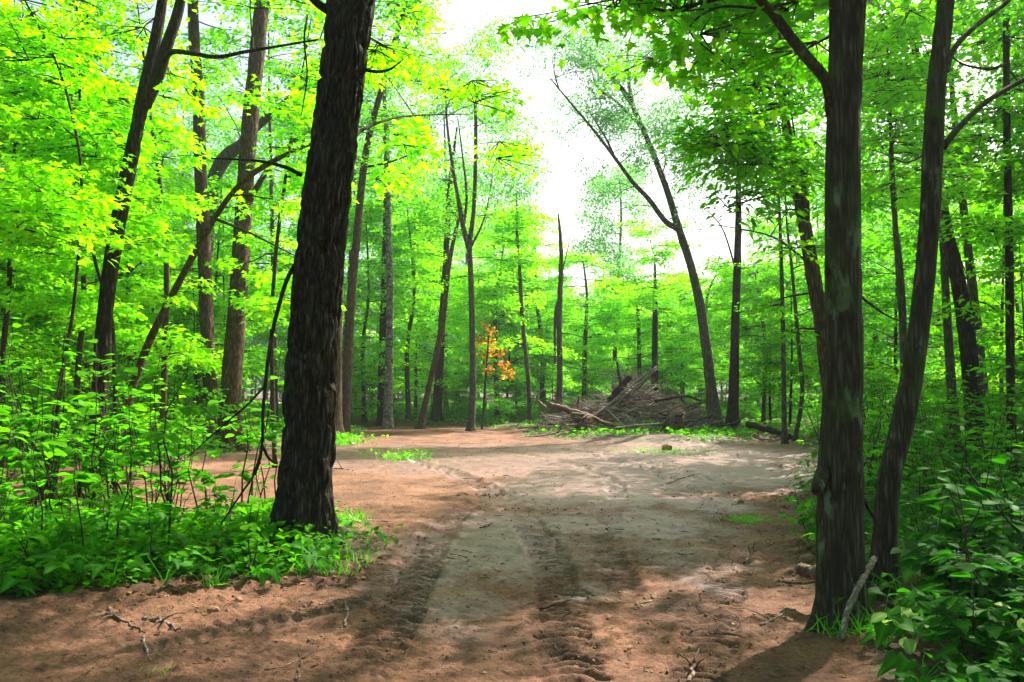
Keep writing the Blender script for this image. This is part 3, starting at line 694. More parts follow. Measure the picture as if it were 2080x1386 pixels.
I1 = ptree("birch_tree", "mottled birch with whitish upper trunk at the back left of the clearing", "tree", 31.0,
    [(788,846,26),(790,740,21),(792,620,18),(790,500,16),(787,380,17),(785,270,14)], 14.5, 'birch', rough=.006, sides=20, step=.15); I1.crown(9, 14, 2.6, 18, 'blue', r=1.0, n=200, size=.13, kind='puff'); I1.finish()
I2 = ptree("oak_tree", "dark trunk close behind the mottled birch", "tree", 32.5, [(774,845,22),(776,740,19),(780,600,17),(784,450,15)], 13, 'dark', sides=14, step=.3); I2.crown(7, 12.5, 2.6, 14, 'green', r=1.1, n=180, size=.16); I2.finish()
J = ptree("maple_tree", "brown trunk leaning right at the back edge of the clearing", "tree", 31.0,
    [(853,862,18),(868,800,15),(882,740,14),(898,660,15),(905,600,13),(915,520,11),(935,430,8)], 0, 'brown', rough=.006, sides=18, step=.15); J.region([(850,420,1000,640,29,32,12)], 'lime', r=1.0, n=230, size=.14); J.finish()
K = ptree("oak_tree", "dark trunk standing behind the leaning brown one at the clearing's back edge", "tree", 34.0, [(886,846,26),(892,760,21),(897,660,18),(905,540,15),(912,400,13)], 13, 'dark', sides=16, step=.25); K.crown(7, 12, 2.4, 14, 'green', r=1.1, n=190, size=.16); K.finish()
Lt = ptree("maple_tree", "straight slender trunk forking into upright limbs at the middle of the clearing's back edge", "tree", 29.5,
    [(957,866,20),(960,780,16),(959,680,15),(957,580,14),(954,500,13),(962,430,11),(966,330,10),(966,220,8)], 13, 'grey', rough=.006, sides=20, step=.12)
Lt.limb([at(954,510,29.5), at(942,465,29.4), at(930,400,29.3), at(918,330,29.3), at(908,250,29.2), at(905,180,29.2)], .11, .03, 8)
Lt.limb([at(940,470,29.4), at(948,400,29.6), at(940,320,29.8), at(930,240,30)], .07, .02, 6)
Lt.limb([at(958,500,29.5), at(985,440,29.8), at(1000,360,30)], .05, .015, 6)
Lt.region([(860,60,1070,340,28,31,30),(880,330,1060,430,28,31,10)], 'green', r=1.0, n=190, size=.12, kind='puff')
Lt.region([(820,20,1000,240,24,29,8),(900,440,1080,620,29,33,10)], 'lime', r=.9, n=200, size=.13); Lt.finish()
# the little maple that has turned red
Am = ptree("maple_sapling", "young maple with a hanging spray of orange and red leaves", "tree", 30.5, [(978,868,5),(984,800,5),(990,720,4),(994,660,3)], 0, 'twig', sides=6, step=.2, flare=False)
Am.sprays([at(x, y, 30.3+.2*i % .5) for i, (x, y) in enumerate([(985,660),(972,690),(995,695),(1010,715),(985,720),(1025,740),(990,748),(1032,760),(1000,675)])], 'autumn', r=.30, n=48, tmpl=T_DIA, size=.10, kind='puff'); Am.finish()
Mt = ptree("maple_tree", "thin pale trunk between the forked tree and the broken snag", "tree", 32.0, [(1077,838,12),(1072,760,10),(1062,660,10),(1056,560,9),(1050,470,7)], 9.5, 'grey', sides=10, step=.2)
Mt.crown(3.0, 9, 2.2, 34, 'lime', r=.9, n=230, size=.14); Mt.finish()
Sn = ptree("dead_snag", "broken-topped bare dead trunk rising above the yellow-green maples", "dead tree", 32.0, [(1137,828,17),(1137,740,15),(1136,640,14),(1140,540,12),(1138,480,9),(1134,434,3)], 0, 'grey', rough=.02, sides=14, step=.1)
Sn.limb([at(1138,600,32), at(1128,640,32.1), at(1127,740,32.2)], .07, .05, 7); Sn.limb([at(1140,560,32), at(1152,510,31.8), at(1158,480,31.7)], .03, .012, 5); Sn.finish()
Ot = ptree("locust_tree", "tall leaning tree whose trunk forks into two thin-leaved limbs against the white sky", "tree", 27.0,
    [(1456,884,38),(1446,800,29),(1434,700,25),(1420,610,22),(1400,530,20),(1378,462,19),(1356,390,16),(1326,310,14),(1296,240,12),(1270,190,13),(1225,140,9),(1180,100,6)], 0, 'grey', rough=.012, sides=28, step=.1)
Ot.limb([at(1380,466,27), at(1352,450,26.8), at(1318,405,26.5), at(1285,370,26.3), at(1252,325,26.1), at(1210,270,25.9), at(1160,210,25.7), at(1118,160,25.5)], .11, .02, 10)
Ot.limb([at(1252,328,26.1), at(1230,280,26.0), at(1195,225,25.9)], .05, .015, 6)
Ot.limb([at(1290,232,27), at(1278,170,27.2), at(1275,100,27.3), at(1290,50,27.4)], .08, .02, 7)
Ot.limb([at(1300,255,27), at(1250,205,26.8), at(1215,180,26.7), at(1200,140,26.6)], .06, .015, 6)
Ot.limb([at(1345,355,27), at(1352,320,27.2), at(1332,280,27.3), at(1335,230,27.3)], .03, .01, 5)
Ot.limb([at(1135,180,25.5), at(1125,140,25.5), at(1130,95,25.5)], .03, .01, 5)
Ot.limb([at(1295,375,26.4), at(1260,392,26.3), at(1240,420,26.2)], .02, .006, 5); Ot.limb([at(1330,420,26.6), at(1290,418,26.5), at(1262,440,26.4)], .02, .006, 5)
C_ = []
for x0, y0, x1, y1, k in [(1075,60,1180,150,14),(1180,40,1420,110,16),(1350,160,1450,420,18),(1180,70,1330,160,22),(1130,170,1230,270,15),(1220,150,1320,260,16),(1240,260,1330,360,8),(1320,230,1420,320,11),(1290,70,1420,180,13),(1190,250,1300,350,7),(1340,300,1440,360,7),(1150,100,1400,320,16),(1220,200,1440,400,18)]:
    for i in range(k): C_.append(at(rng.uniform(x0, x1), rng.uniform(y0, y1), rng.uniform(25.2, 28)))
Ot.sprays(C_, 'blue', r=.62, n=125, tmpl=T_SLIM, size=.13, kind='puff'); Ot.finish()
Pt = ptree("oak_tree", "dark upright trunk just right of the leaning forked tree", "tree", 27.5, [(1487,878,32),(1490,800,26),(1493,680,22),(1497,560,19),(1500,440,16),(1500,340,13)], 13, 'dark', rough=.008, sides=20, step=.15)
Pt.limb([at(1498,560,27.5), at(1470,470,27.3), at(1440,430,27)], .04, .015, 6)
Pt.crown(7.5, 12, 2.0, 18, 'blue', r=.9, n=170, size=.12, kind='puff'); Pt.region([(1440,480,1560,700,25,28,8)], 'green', r=.8, n=170, size=.12); Pt.finish()
Qt = ptree("oak_tree", "dark straight trunk rising behind the brush pile", "tree", 34.0, [(1330,800,18),(1330,700,15),(1331,620,12),(1330,520,4)], 0, 'dark', sides=14, step=.25); Qt.sprays([at(1330+rng.normal(0, 34), rng.uniform(455, 640), rng.uniform(31.5, 34.5)) for _ in range(24)], 'lime', r=.8, n=190, size=.13); Qt.finish()
Rt = ptree("ash_tree", "rough-barked trunk leaning left from behind the twin-stemmed maple", "tree", 10.6,
    [(1702,1030,46),(1694,900,40),(1684,780,38),(1668,650,36),(1652,560,34),(1636,470,32),(1620,380,30),(1606,310,26),(1590,200,20),(1580,80,18),(1572,-40,16)], 11, 'brown', rough=.012, sides=44, step=.05)
Rt.limb([at(1642,470,10.6), at(1640,400,10.4), at(1622,330,10.3), at(1612,260,10.2), at(1600,180,10.1)], .025, .01, 6)
Rt.limb([at(1648,540,10.6), at(1600,500,10.2), at(1560,478,9.9), at(1500,465,9.6), at(1440,455,9.4)], .018, .005, 5)
Rt.limb([at(1610,340,10.6), at(1550,310,10), at(1480,290,9.6), at(1400,275,9.3)], .018, .005, 5)
Rt.crown(6.9, 11.0, 3.3, 66, 'green', r=.8, n=140, size=.13)  # crown above the view, enlarged to throw shade on the left bank
Rt.region([(1420,150,1620,330,8.6,10.5,22),(1480,20,1680,180,9,11,16),(1510,300,1660,440,8.8,10.4,14),(1400,250,1470,340,9,10,4),(1580,420,1680,520,9,10,5)], 'green', r=.42, n=85, tmpl=T_LAN, size=.115, tilt=.6, kind='spray', thick=.22)
Rt.region([(1420,80,1640,330,8.6,10.8,14),(1480,330,1640,500,9,10.6,8)], 'lime', r=.42, n=80, tmpl=T_LAN, size=.12, tilt=.6, thick=.2)
Rt.region([(1370,440,1530,500,8.6,9.6,6),(1440,540,1620,700,9,11,6),(1400,590,1480,700,8,9,3)], 'green', r=.32, n=50, tmpl=T_LAN, size=.12, tilt=.5, thick=.2)
Rt.finish()
for nm, lab, Y, path, tz, bk in [
    ("maple_sapling", "slim pole-like trunk at the clearing's right corner, nearest the fallen log", 22.5, [(1594,905,14),(1592,780,12),(1590,640,11),(1586,500,9)], 9, 'grey'),
    ("maple_sapling", "thin trunk leaning right beside the pole-like one at the clearing's right corner", 23.0, [(1614,900,12),(1630,800,11),(1622,700,10),(1610,560,8)], 8, 'grey')]:
    t = ptree(nm, lab, "tree", Y, path, tz, bk, sides=10, step=.2); t.crown(3.0, tz, 1.8, 16, 'green', r=.7, n=150, size=.11); t.finish()
Tt = ptree("maple_tree", "pair of thin stems rising together between the two right foreground trunks", "tree", 14.0, [(1838,880,17),(1834,700,15),(1826,560,14),(1818,450,12),(1812,320,9),(1806,180,7),(1800,40,5)], 8.5, 'grey', sides=12, step=.15)
Tt.limb([at(1838,820,14), at(1836,640,13.9), at(1828,520,13.8), at(1812,400,13.8), at(1808,300,13.7)], .05, .02, 8)
Tt.region([(1750,20,1900,200,12,15,26),(1740,200,1900,420,12,15,28),(1740,560,1880,760,11,14,9)], 'lime', r=.6, n=140, tmpl=T_MAP, size=.10); Tt.finish()
Ut = ptree("oak_tree", "thick dark leaning trunk deep in the shade at the far right", "tree", 15.5, [(1985,880,50),(1972,760,42),(1958,640,38),(1940,540,34),(1918,450,30),(1900,340,24)], 12, 'dark', rough=.012, sides=30, step=.1)
Ut.crown(5.5, 11.5, 3.2, 30, 'green', r=.9, n=190, size=.13); Ut.finish()
Vt = ptree("maple_tree", "straight dark trunk close to the right edge of the picture", "tree", 12.5, [(2052,860,22),(2052,700,20),(2050,500,19),(2046,300,17),(2044,100,15),(2044,-40,14)], 11, 'dark', rough=.005, sides=18, step=.12)
Vt.limb([at(2046,130,12.5), at(2010,140,12.2), at(1960,132,12), at(1925,110,11.8)], .03, .01, 6)
Vt.region([(1900,250,2090,420,10,13,26),(1900,420,2090,640,9.5,13,28),(1920,20,2090,250,11,14,22)], 'lime', r=.6, n=140, tmpl=T_MAP, size=.10)
Vt.region([(1880,600,2090,800,9,12,14)], 'green', r=.55, n=130, tmpl=T_MAP, size=.10); Vt.finish()
# saplings that carry the bright layered leaves on the left
for i, (lab, Y, path, tz, mat, boxes) in enumerate([
    ("tall thin sapling with a yellowish stem right of the dark leaning trunk", 13.0, [(236,930,9),(232,760,9),(226,640,9),(190,520,9),(180,400,8),(165,250,7),(158,90,6),(155,-20,5)], 8.5, 'lime', [(60,380,330,520,10.5,13.5,22),(20,160,260,300,11,14,16)]),
    ("thin sapling stem crossing the upper left corner", 11.0, [(112,960,10),(120,800,9),(150,620,8),(165,420,8),(160,300,7),(120,140,6),(60,20,5),(30,-40,4)], 7.5, 'lime', [(0,330,200,460,9,11,14),(0,40,150,220,9.5,12,12)]),
    ("slim sapling at the left edge with a pale stem", 16.0, [(8,890,14),(4,740,13),(18,600,12),(22,450,11),(30,300,8)], 9, 'green', [(0,380,160,600,14,17,12),(0,100,200,340,15,18,14)]),
    ("thin upright sapling left of the dark leaning trunk", 17.0, [(150,880,16),(160,730,14),(168,640,13),(172,400,11),(170,180,9)], 10, 'lime', [(80,480,300,680,13,17,16),(180,60,420,240,15,18,12)]),
    ("slender maple between the leaning trunk and the pair of brown trunks", 16.5, [(330,885,16),(335,700,15),(338,520,14),(322,350,10),(300,200,8)], 10, 'lime', [(260,380,460,520,14,17,14),(290,240,520,380,14,17,12),(300,600,440,760,13,16,8)]),
    ("slender leafy maple half hidden behind the big oak", 15.5, [(560,880,12),(552,700,11),(560,520,10),(580,360,8),(600,220,6)], 9, 'lime', [(480,160,660,300,12,15,12),(520,560,640,760,13,16,7),(700,360,820,560,14,17,6),(720,80,900,330,13,16,14)])]):
    t = ptree("maple_sapling", lab, "tree", Y, path, tz, 'twig', sides=10, step=.15); t.region(boxes, mat, r=.62, n=150, tmpl=T_MAP, size=.12 if Y < 14 else .14); t.crown(tz*.6, tz, 1.8, 10, mat, r=.7, n=130, size=.12); t.finish()
for nm, lab, Y, path, boxes in [
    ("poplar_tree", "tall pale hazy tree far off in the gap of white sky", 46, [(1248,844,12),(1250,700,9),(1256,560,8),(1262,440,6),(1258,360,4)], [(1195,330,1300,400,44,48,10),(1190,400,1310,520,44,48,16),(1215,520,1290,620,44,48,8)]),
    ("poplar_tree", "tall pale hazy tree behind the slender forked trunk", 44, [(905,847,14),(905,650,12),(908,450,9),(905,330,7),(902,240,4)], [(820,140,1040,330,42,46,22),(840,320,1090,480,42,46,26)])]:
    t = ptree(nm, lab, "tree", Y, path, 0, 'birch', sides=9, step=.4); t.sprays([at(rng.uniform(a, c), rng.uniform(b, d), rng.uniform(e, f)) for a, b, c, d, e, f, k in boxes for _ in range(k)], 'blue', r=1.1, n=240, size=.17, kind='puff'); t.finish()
# bright maples at the back of the clearing
for i, (x, Y, h, lab) in enumerate([(830,34,9.5,"yellow-green maple behind the leaning brown trunk"),(1010,36,9.0,"yellow-green maple behind the spray of red leaves"),(1100,39,10.0,"tall yellow-green maple left of the broken snag"),(1185,38,8.2,"yellow-green maple right of the broken snag"),
        (1245,41,7.2,"low yellow-green maple left of the brush pile's dark trunk"),(1300,37,6.6,"low bushy maple directly behind the brush pile"),(1385,39,7.4,"bright maple seen behind the leaning forked tree"),(1440,36,7.0,"bright maple between the leaning forked tree and its dark neighbour"),
        (740,33,9.5,"bright maple filling the gap right of the big oak"),(1550,31,6.4,"green maple behind the clearing's right corner")]):
    w = max(9, 13-i*.3)
    t = ptree("maple_tree", lab, "tree", Y, [(x, 790+1.55*F/Y, w), (x+rng.uniform(-6, 6), 700, w*.9), (x+rng.uniform(-14, 14), 600, w*.6), (x+rng.uniform(-20, 20), 790-(h-1.9)*F/Y, 3)], 0, 'grey', sides=9, step=.3)
    t.crown(2.0, h, 2.7, 50, 'lime' if i < 9 else 'green', r=.95, n=210, size=.14, prof=lambda q: 1-.62*q); t.finish()

# ------------------------------------------------------------------ PROTOTYPES of the trees that fill the wood
def proto(kind, i):
    z = np.linspace(0, 1, 9)
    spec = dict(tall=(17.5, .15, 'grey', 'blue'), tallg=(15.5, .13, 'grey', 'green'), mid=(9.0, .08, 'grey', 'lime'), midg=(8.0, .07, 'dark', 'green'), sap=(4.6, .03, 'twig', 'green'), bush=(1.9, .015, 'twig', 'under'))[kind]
    H, r, bk, lm = spec
    P = np.stack([rng.normal(0, .012*H)*z+.012*H*np.sin(z*4+i), rng.normal(0, .02*H)*z, z*H-.1*(z == 0)], 1)
    Rr = r*(1-.8*z)
    t = Tree.__new__(Tree); t.P = P; t.R = Rr; t.base = np.zeros(3); t.root = None; t.lf = {}; t.tw = MB(); t.nodes = list(P); t.nr = list(Rr); t.nd = [0.]*9; t.bark = M[bk]
    t.trunk_mesh(smooth_path(P, 30), np.interp(np.linspace(0, 1, 30), z, Rr), 10, r > .05, .006 if r > .1 else 0, M[bk], "trunk", .3)
    if kind == 'tall': t.crown(7.5, H, 3.2, 46, lm, r=1.0, n=210, size=.17, kind='puff', prof=lambda q: .45+.9*math.sin(math.pi*min(1, q*.9+.05)))
    if kind == 'tallg': t.crown(5.0, H, 3.3, 52, lm, r=1.1, n=200, size=.17, prof=lambda q: .5+.7*math.sin(math.pi*min(1, q*.9+.05)))
    if kind in ('mid', 'midg'): t.crown(1.6, H, 2.5, 50, lm, r=.9, n=190, size=.14, prof=lambda q: 1.0-.6*q)
    if kind == 'sap': t.crown(.6, H, 1.3, 24, lm, r=.6, n=130, size=.12, prof=lambda q: 1-.5*q)
    if kind == 'bush': t.crown(.25, H, 1.0, 16, lm, r=.45, n=110, size=.11, prof=lambda q: 1.0-.3*q)
    return (t.trunkmb.mesh("trunk", M[bk]), t.tw.mesh("twigs", M['twig']), t.lf[lm].mesh("foliage", M[lm], False), H)
PR = {k: [proto(k, i) for i in range(n)] for k, n in (('tall', 3), ('tallg', 3), ('mid', 3), ('midg', 3), ('sap', 3), ('bush', 3))}
KINDS = {'tall': ("tall_tree", "tall thin-crowned tree deep in the wood, hazy blue-green leaves", "tree", "tall trees deep in the wood"),
         'tallg': ("tall_tree", "tall dark-trunked broadleaf tree standing back in the wood", "tree", "dark-trunked trees in the wood"),
         'mid': ("maple_tree", "mid-height maple with bright layered leaves deep in the wood", "tree", "bright maples deep in the wood"),
         'midg': ("maple_tree", "mid-height maple with darker green layered leaves in the wood", "tree", "darker maples deep in the wood"),
         'sap': ("leafy_sapling", "young leafy sapling growing under the taller trees", "sapling", "saplings under the taller trees"),
         'bush': ("leafy_shrub", "low leafy shrub on the forest floor under the trees", "shrub", "low shrubs under the trees")}
def plant(kind, x, y, s=1.0):
    tr, tw, lf, H = PR[kind][rng.integers(len(PR[kind]))]
    nm, lab, cat, grp = KINDS[kind]
    r = thing(nm, lab, cat, (x, y, gz(x, y)-.03), grp); r.rotation_euler = (rng.normal(0, .03), rng.normal(0, .03), rng.uniform(0, 6.28)); r.scale = (s, s, s*rng.uniform(.93, 1.07))
    link("trunk", tr, r); link("twigs", tw, r, kind="stuff"); link("foliage", lf, r, kind="stuff")
LX = [-9000, 560, 900, 1010, 1070, 1150, 1200, 1240, 1290, 1320, 1450, 1520, 1600, 9000]
LY = [-2500, -1200, -500, 200, 400, 470, 560, 350, 350, 560, 540, 300, -400, -2500]
taken = []
def hmax(x, Y, w):
    px = CX+x/Y*F; dw = w/Y*F
    lim = max(np.interp(q, LX, LY) for q in (px-dw, px, px+dw)); return CAM_H+(790-lim)/F*Y
def fill(kinds, n, Y0, Y1, umax, mind, s0=.85, s1=1.15, umin=0, side=None, cond=None):
    k = 0; tries = 0
    while k < n and tries < n*60:
        tries += 1
        Y = math.sqrt(rng.uniform(Y0*Y0, Y1*Y1)); u = rng.uniform(-umax, umax)
        if abs(u) < umin: continue
        x = u*Y
        if side and side*x < 0: continue
        if cond and not cond(x, Y): continue
        px = CX+x/Y*F; kd_low = kinds[0] in ('sap', 'bush')
        if kinds[0] in ('tall', 'tallg') and -1 < x < 15 and 34 < Y < 49: continue
        if Y > 20 and 470 < px < 575 and kinds[0] in ('sap', 'bush', 'mid', 'midg'): continue
        if sdf(np.array([x]), np.array([Y]))[0] > -1.0: continue
        if -1 < x < 9.5 and 20 < Y < 33: continue
        if kd_low and Y < 31 and -7 < x < 9: continue
        if any((x-a)**2+(Y-b)**2 < mind*mind for a, b in taken[-400:]): continue
        kd = kinds[rng.integers(len(kinds))]; s = rng.uniform(s0, s1)
        w = {'tall': 3.2, 'tallg': 3.5, 'mid': 2.2, 'midg': 2.2, 'sap': 1., 'bush': .6}[kd]
        if PR[kd][0][3]*s > hmax(x, Y, w*s): continue
        taken.append((x, Y)); plant(kd, x, Y, s); k += 1
fill(['tall'], 24, 36, 72, .78, 3.2, .9, 1.2)
fill(['tallg'], 20, 30, 66, .80, 3.0, .85, 1.15)
fill(['mid', 'mid', 'mid', 'midg'], 60, 33, 68, .75, 2.4, .8, 1.1)
fill(['midg', 'mid'], 16, 16, 32, .72, 2.2, .75, 1.05, .20)
fill(['tallg'], 12, 9, 26, 1.1, 3.2, .8, 1.0, .45, 1, cond=lambda x, y: x > 5.2)      # the wood on the sun's side of the clearing
fill(['tallg', 'midg'], 8, 14, 30, 1.0, 3.0, .8, 1.05, .35, -1)
fill(['sap'], 62, 15, 55, .74, 1.3, .7, 1.2)
fill(['bush'], 100, 13, 50, .74, .9, .7, 1.3)
for x, y, q in [(8.5,3.5,.8),(11,8,.8),(7,-2,.8),(13,1,.8),(-8,2,.8),(-10,7.5,.8),(-6,-6,.8),(9.2,10.6,.62),(13.2,16,.85),(4.8,-1.8,.8),(1.5,-5,.85),(-3.2,-3.5,.8),(-6.5,-1.2,.75),(5.8,1.6,.66)]: plant('tallg', x, y, q)  # unseen trees added beside and behind the camera, only for their shade
# the far edge of the wood, where single trees can no longer be told apart
def far_wood():
    mb = MB(); n = 0; tk = MB()
    for i in range(620):
        Y = rng.uniform(98, 135); x = rng.uniform(-.75, .75)*Y
        h = min(rng.uniform(7, 20), hmax(x, Y, 4)-1)
        if h < 2: continue
        c = np.array([x, Y, rng.uniform(.3, 1)*h]); D = rvec(150); D /= np.linalg.norm(D, axis=1)[:, None]
        P = c+D*np.array([3., 2.5, 2.2])*rng.uniform(.3, 1, (150, 1)); P[:, 2] = np.maximum(P[:, 2], .1)
        put_leaves(mb, T_DIA, P, D+rvec(150, .5), rvec(150, .6)+np.array([0, 0, .6]), rng.uniform(.5, .9, 150))
        if i % 4 == 0: tube(tk, np.array([[x, Y, -.2], [x+rng.normal(0, .3), Y, h]]), [.18, .08], 6)
    link("far_woodland", mb.mesh("far_woodland", M['deep'], False), kind="stuff"); link("far_woodland_trunks", tk.mesh("far_woodland_trunks", M['grey']), kind="stuff")
far_wood()

# ------------------------------------------------------------------ UNDERSTORY near the camera
def visible_leaf_shrub(x, y, h, nstem, nleaf, meshes, size, label, group, cat="shrub", name="leafy_shrub", indiv=True, tmpl=T_OVA, mat='under', spread=.35):
    z0 = gz(x, y)
    r = thing(name, label, cat, (x, y, z0), group)
    mb = MB(); lf = MB()
    for s in range(nstem):
        a = rng.uniform(0, 6.28); e = np.array([math.cos(a), math.sin(a), 0])*rng.uniform(.1, spread)*h+np.array([0, 0, h*rng.uniform(.7, 1.05)])
        b = np.array([rng.normal(0, .04), rng.normal(0, .04), -.03]); P = curve(b, e, -.05, 7, .05)
        sm = MB(); tube(sm, P, np.linspace(.004+.004*h, .0015, 7), 5); 
        if indiv: link("stem", sm.mesh("stem", M['twig']), r)
        else: mb.v += sm.v; mb.q += [q+mb.n for q in sm.q]; mb.t += [q+mb.n for q in sm.t]; mb.n += sm.n
        n = max(3, nleaf//nstem)
        side = []
        for k in range(max(1, n//5)):   # side shoots
            t0 = rng.uniform(.35, .95); i = int(t0*6); q = P[i]; a2 = rng.uniform(0, 6.28); L = rng.uniform(.15, .38)*max(.6, h*.6)
            e2 = q+np.array([math.cos(a2)*L, math.sin(a2)*L, rng.uniform(-.02, .12)]); S = curve(q, e2, .08, 4, .02); side.append(S)
            tube(mb, S, np.linspace(.003, .001, 4), 4, False)
        for k in range(n):
            S = side[k % len(side)] if k % 6 else P
            t = rng.uniform(.25, 1.0) if k % 6 else rng.uniform(.5, 1); f = t*(len(S)-1); i = min(int(f), len(S)-2); q = S[i]+(S[i+1]-S[i])*(f-i)
            dr = S[i+1]-S[i]; dr = dr/np.linalg.norm(dr); sd = np.cross(dr, [0, 0, 1]); sd /= np.linalg.norm(sd)+1e-6
            d = dr*.5+sd*(1 if k % 2 else -1)*rng.uniform(.5, 1)+rng.normal(0, .2, 3); d[2] = d[2]*.4-.12
            nr = np.array([rng.normal(0, .3), rng.normal(0, .3), 1]); sz = size*rng.uniform(.6, 1.2)
            if indiv: leaf_obj(r, meshes[rng.integers(len(meshes))], q, d, nr, sz)
            else: put_leaves(lf, tmpl, q[None], d[None], nr[None], np.array([sz]))
    if mb.n: link("twigs", mb.mesh("twigs", M['twig']), r, kind="stuff")
    if lf.n: link("foliage", lf.mesh("foliage", M[mat], False), r, kind="stuff")
    return r
def broad_plant(x, y, h, n, size, label, group, meshes=HTS):
    z0 = gz(x, y); r = thing("broad_leaved_plant", label, "plant", (x, y, z0), group); mb = MB()
    for i in range(n):
        a = i*2.4+rng.normal(0, .4); L = rng.uniform(.25, 1)**.7*h*.9; hh = h*rng.uniform(.35, 1)
        e = np.array([math.cos(a)*L, math.sin(a)*L, hh]); S = curve((0, 0, 0), e, .1, 4, .03); tube(mb, S, [.004, .003, .0025, .002], 4, False)
        d = np.array([math.cos(a), math.sin(a), -.25])+rng.normal(0, .22, 3)
        leaf_obj(r, meshes[rng.integers(len(meshes))], e, d, (rng.normal(0, .28), rng.normal(0, .28)-.1, 1), size*rng.uniform(.6, 1.15))
    link("stem", mb.mesh("stem", M['grass']), r)
def spots(n, Y0, Y1, px0, px1, mind, lim=-.15, used=None):
    out = [] if used is None else used; k = 0; tr = 0; res = []
    while k < n and tr < n*80:
        tr += 1; Y = rng.uniform(Y0, Y1); x = (rng.uniform(px0, px1)-CX)/F*Y
        s = sdf(np.array([x]), np.array([Y]))[0]
        if s > lim or any((x-a)**2+(Y-b)**2 < mind*mind for a, b in out): continue
        if (x+2.0)**2+(Y-7.7)**2 < .3: continue
        out.append((x, Y)); res.append((x, Y)); k += 1
    return res
used = []
GL = ("knee-high shrub with pointed leaves in the thicket left of the big oak", "shrubs in the thicket left of the big oak")
for x, y in spots(22, 6.2, 9.0, -60, 545, .42, -.30, used): visible_leaf_shrub(x, y, rng.uniform(.5, .95), 2, 24, OVS, .13, *GL)
GT = ("thin-stemmed shoot with drooping pointed leaves rising above the left thicket", "tall leafy shoots in the left thicket")
for x, y in spots(15, 6.4, 9.4, -60, 440, .3, -.45): visible_leaf_shrub(x, y, rng.uniform(1.3, 2.1), 2, 36, OVS, .15, *GT, name="leafy_shoot", spread=.2)
for x, y in spots(18, 8.6, 12.5, -80, 500, .6, -.2): visible_leaf_shrub(x, y, rng.uniform(1.3, 2.5), 3, 70, None, .155, "tall leafy shrub with pointed leaves beside the left leaning trunk", "tall shrubs beside the left leaning trunk", indiv=False, spread=.25)
GH = ("low plant with broad heart-shaped leaves along the left edge of the bare dirt", "broad-leaved plants along the left edge of the dirt")
for x, y in spots(34, 5.7, 7.6, -40, 640, .26, -.08): broad_plant(x, y, rng.uniform(.14, .30), rng.integers(6, 10), .17, *GH)
for x, y in [gnd(750, 1112), gnd(785, 1120), gnd(720, 1095), gnd(690, 1120), gnd(640, 1150)]: broad_plant(x, y, .18, 7, .11, "small weed with broad leaves at the right foot of the big oak", "weeds at the right foot of the big oak", OVP)
GR = ("dark green shrub with pointed leaves in the shade right of the twin-stemmed maple", "shrubs in the shade right of the twin-stemmed maple")
ur = []
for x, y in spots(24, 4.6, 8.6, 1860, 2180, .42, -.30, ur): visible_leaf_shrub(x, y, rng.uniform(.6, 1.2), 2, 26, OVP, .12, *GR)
for x, y in spots(6, 6.5, 9.5, 1590, 1680, .4, -.12, ur): visible_leaf_shrub(x, y, rng.uniform(.4, .7), 2, 24, OVS, .12, "bright leafy shrub at the clearing's right edge, left of the twin-stemmed maple", "shrubs at the clearing's right edge")
GB = ("low plant with broad heart-shaped leaves in the lower right corner", "broad-leaved plants in the lower right corner")
for x, y in spots(30, 3.4, 5.6, 1840, 2180, .25, -.10): broad_plant(x, y, rng.uniform(.12, .30), rng.integers(6, 10), .13, *GB)
for x, y in [gnd(1890, 1300), gnd(1960, 1345), gnd(2040, 1270), gnd(1850, 1330), gnd(2050, 1370)]: broad_plant(x, y, .22, 8, .12, "low plant with pale yellow-green leaves in the lower right corner", "pale-leaved plants in the lower right corner", PLS)
def cloud_shrubs(n, Y0, Y1, a, b, md, hh, size, label, group, mat, tm=T_OVA):
    for x, y in spots(n, Y0, Y1, a, b, md, -.3): visible_leaf_shrub(x, y, rng.uniform(*hh), 3, 110, None, size, label, group, indiv=False, mat=mat, tmpl=tm)
cloud_shrubs(46, 9.0, 17, -80, 560, .6, (.6, 1.9), .12, "leafy shrub in the middle of the left-hand thicket", "shrubs in the middle of the left thicket", 'under')
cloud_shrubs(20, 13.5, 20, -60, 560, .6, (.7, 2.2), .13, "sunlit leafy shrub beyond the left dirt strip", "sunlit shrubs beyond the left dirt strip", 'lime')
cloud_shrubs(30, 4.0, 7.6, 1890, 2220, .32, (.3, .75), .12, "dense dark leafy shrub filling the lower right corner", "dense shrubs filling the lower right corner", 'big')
cloud_shrubs(56, 7.5, 16, 1690, 2180, .6, (.7, 2.2), .12, "leafy shrub in the shaded thicket on the right", "shrubs in the shaded thicket on the right", 'under')
cloud_shrubs(14, 11, 22, 1640, 1900, .8, (.9, 2.4), .12, "bright leafy shrub behind the right foreground trunks", "bright shrubs behind the right trunks", 'green')

for x, y in [gnd(*p) for p in [(1640,1050),(1662,1085),(1648,1120),(1655,1010),(1632,990),(1790,1285),(1840,1265),(1800,1330),(1862,1225),(1765,1235),(1640,965)]]: broad_plant(x, y, rng.uniform(.16, .30), rng.integers(7, 10), .14, "low heart-leaved plant close to the foot of the twin-stemmed maple", "heart-leaved plants round the foot of the twin-stemmed maple")
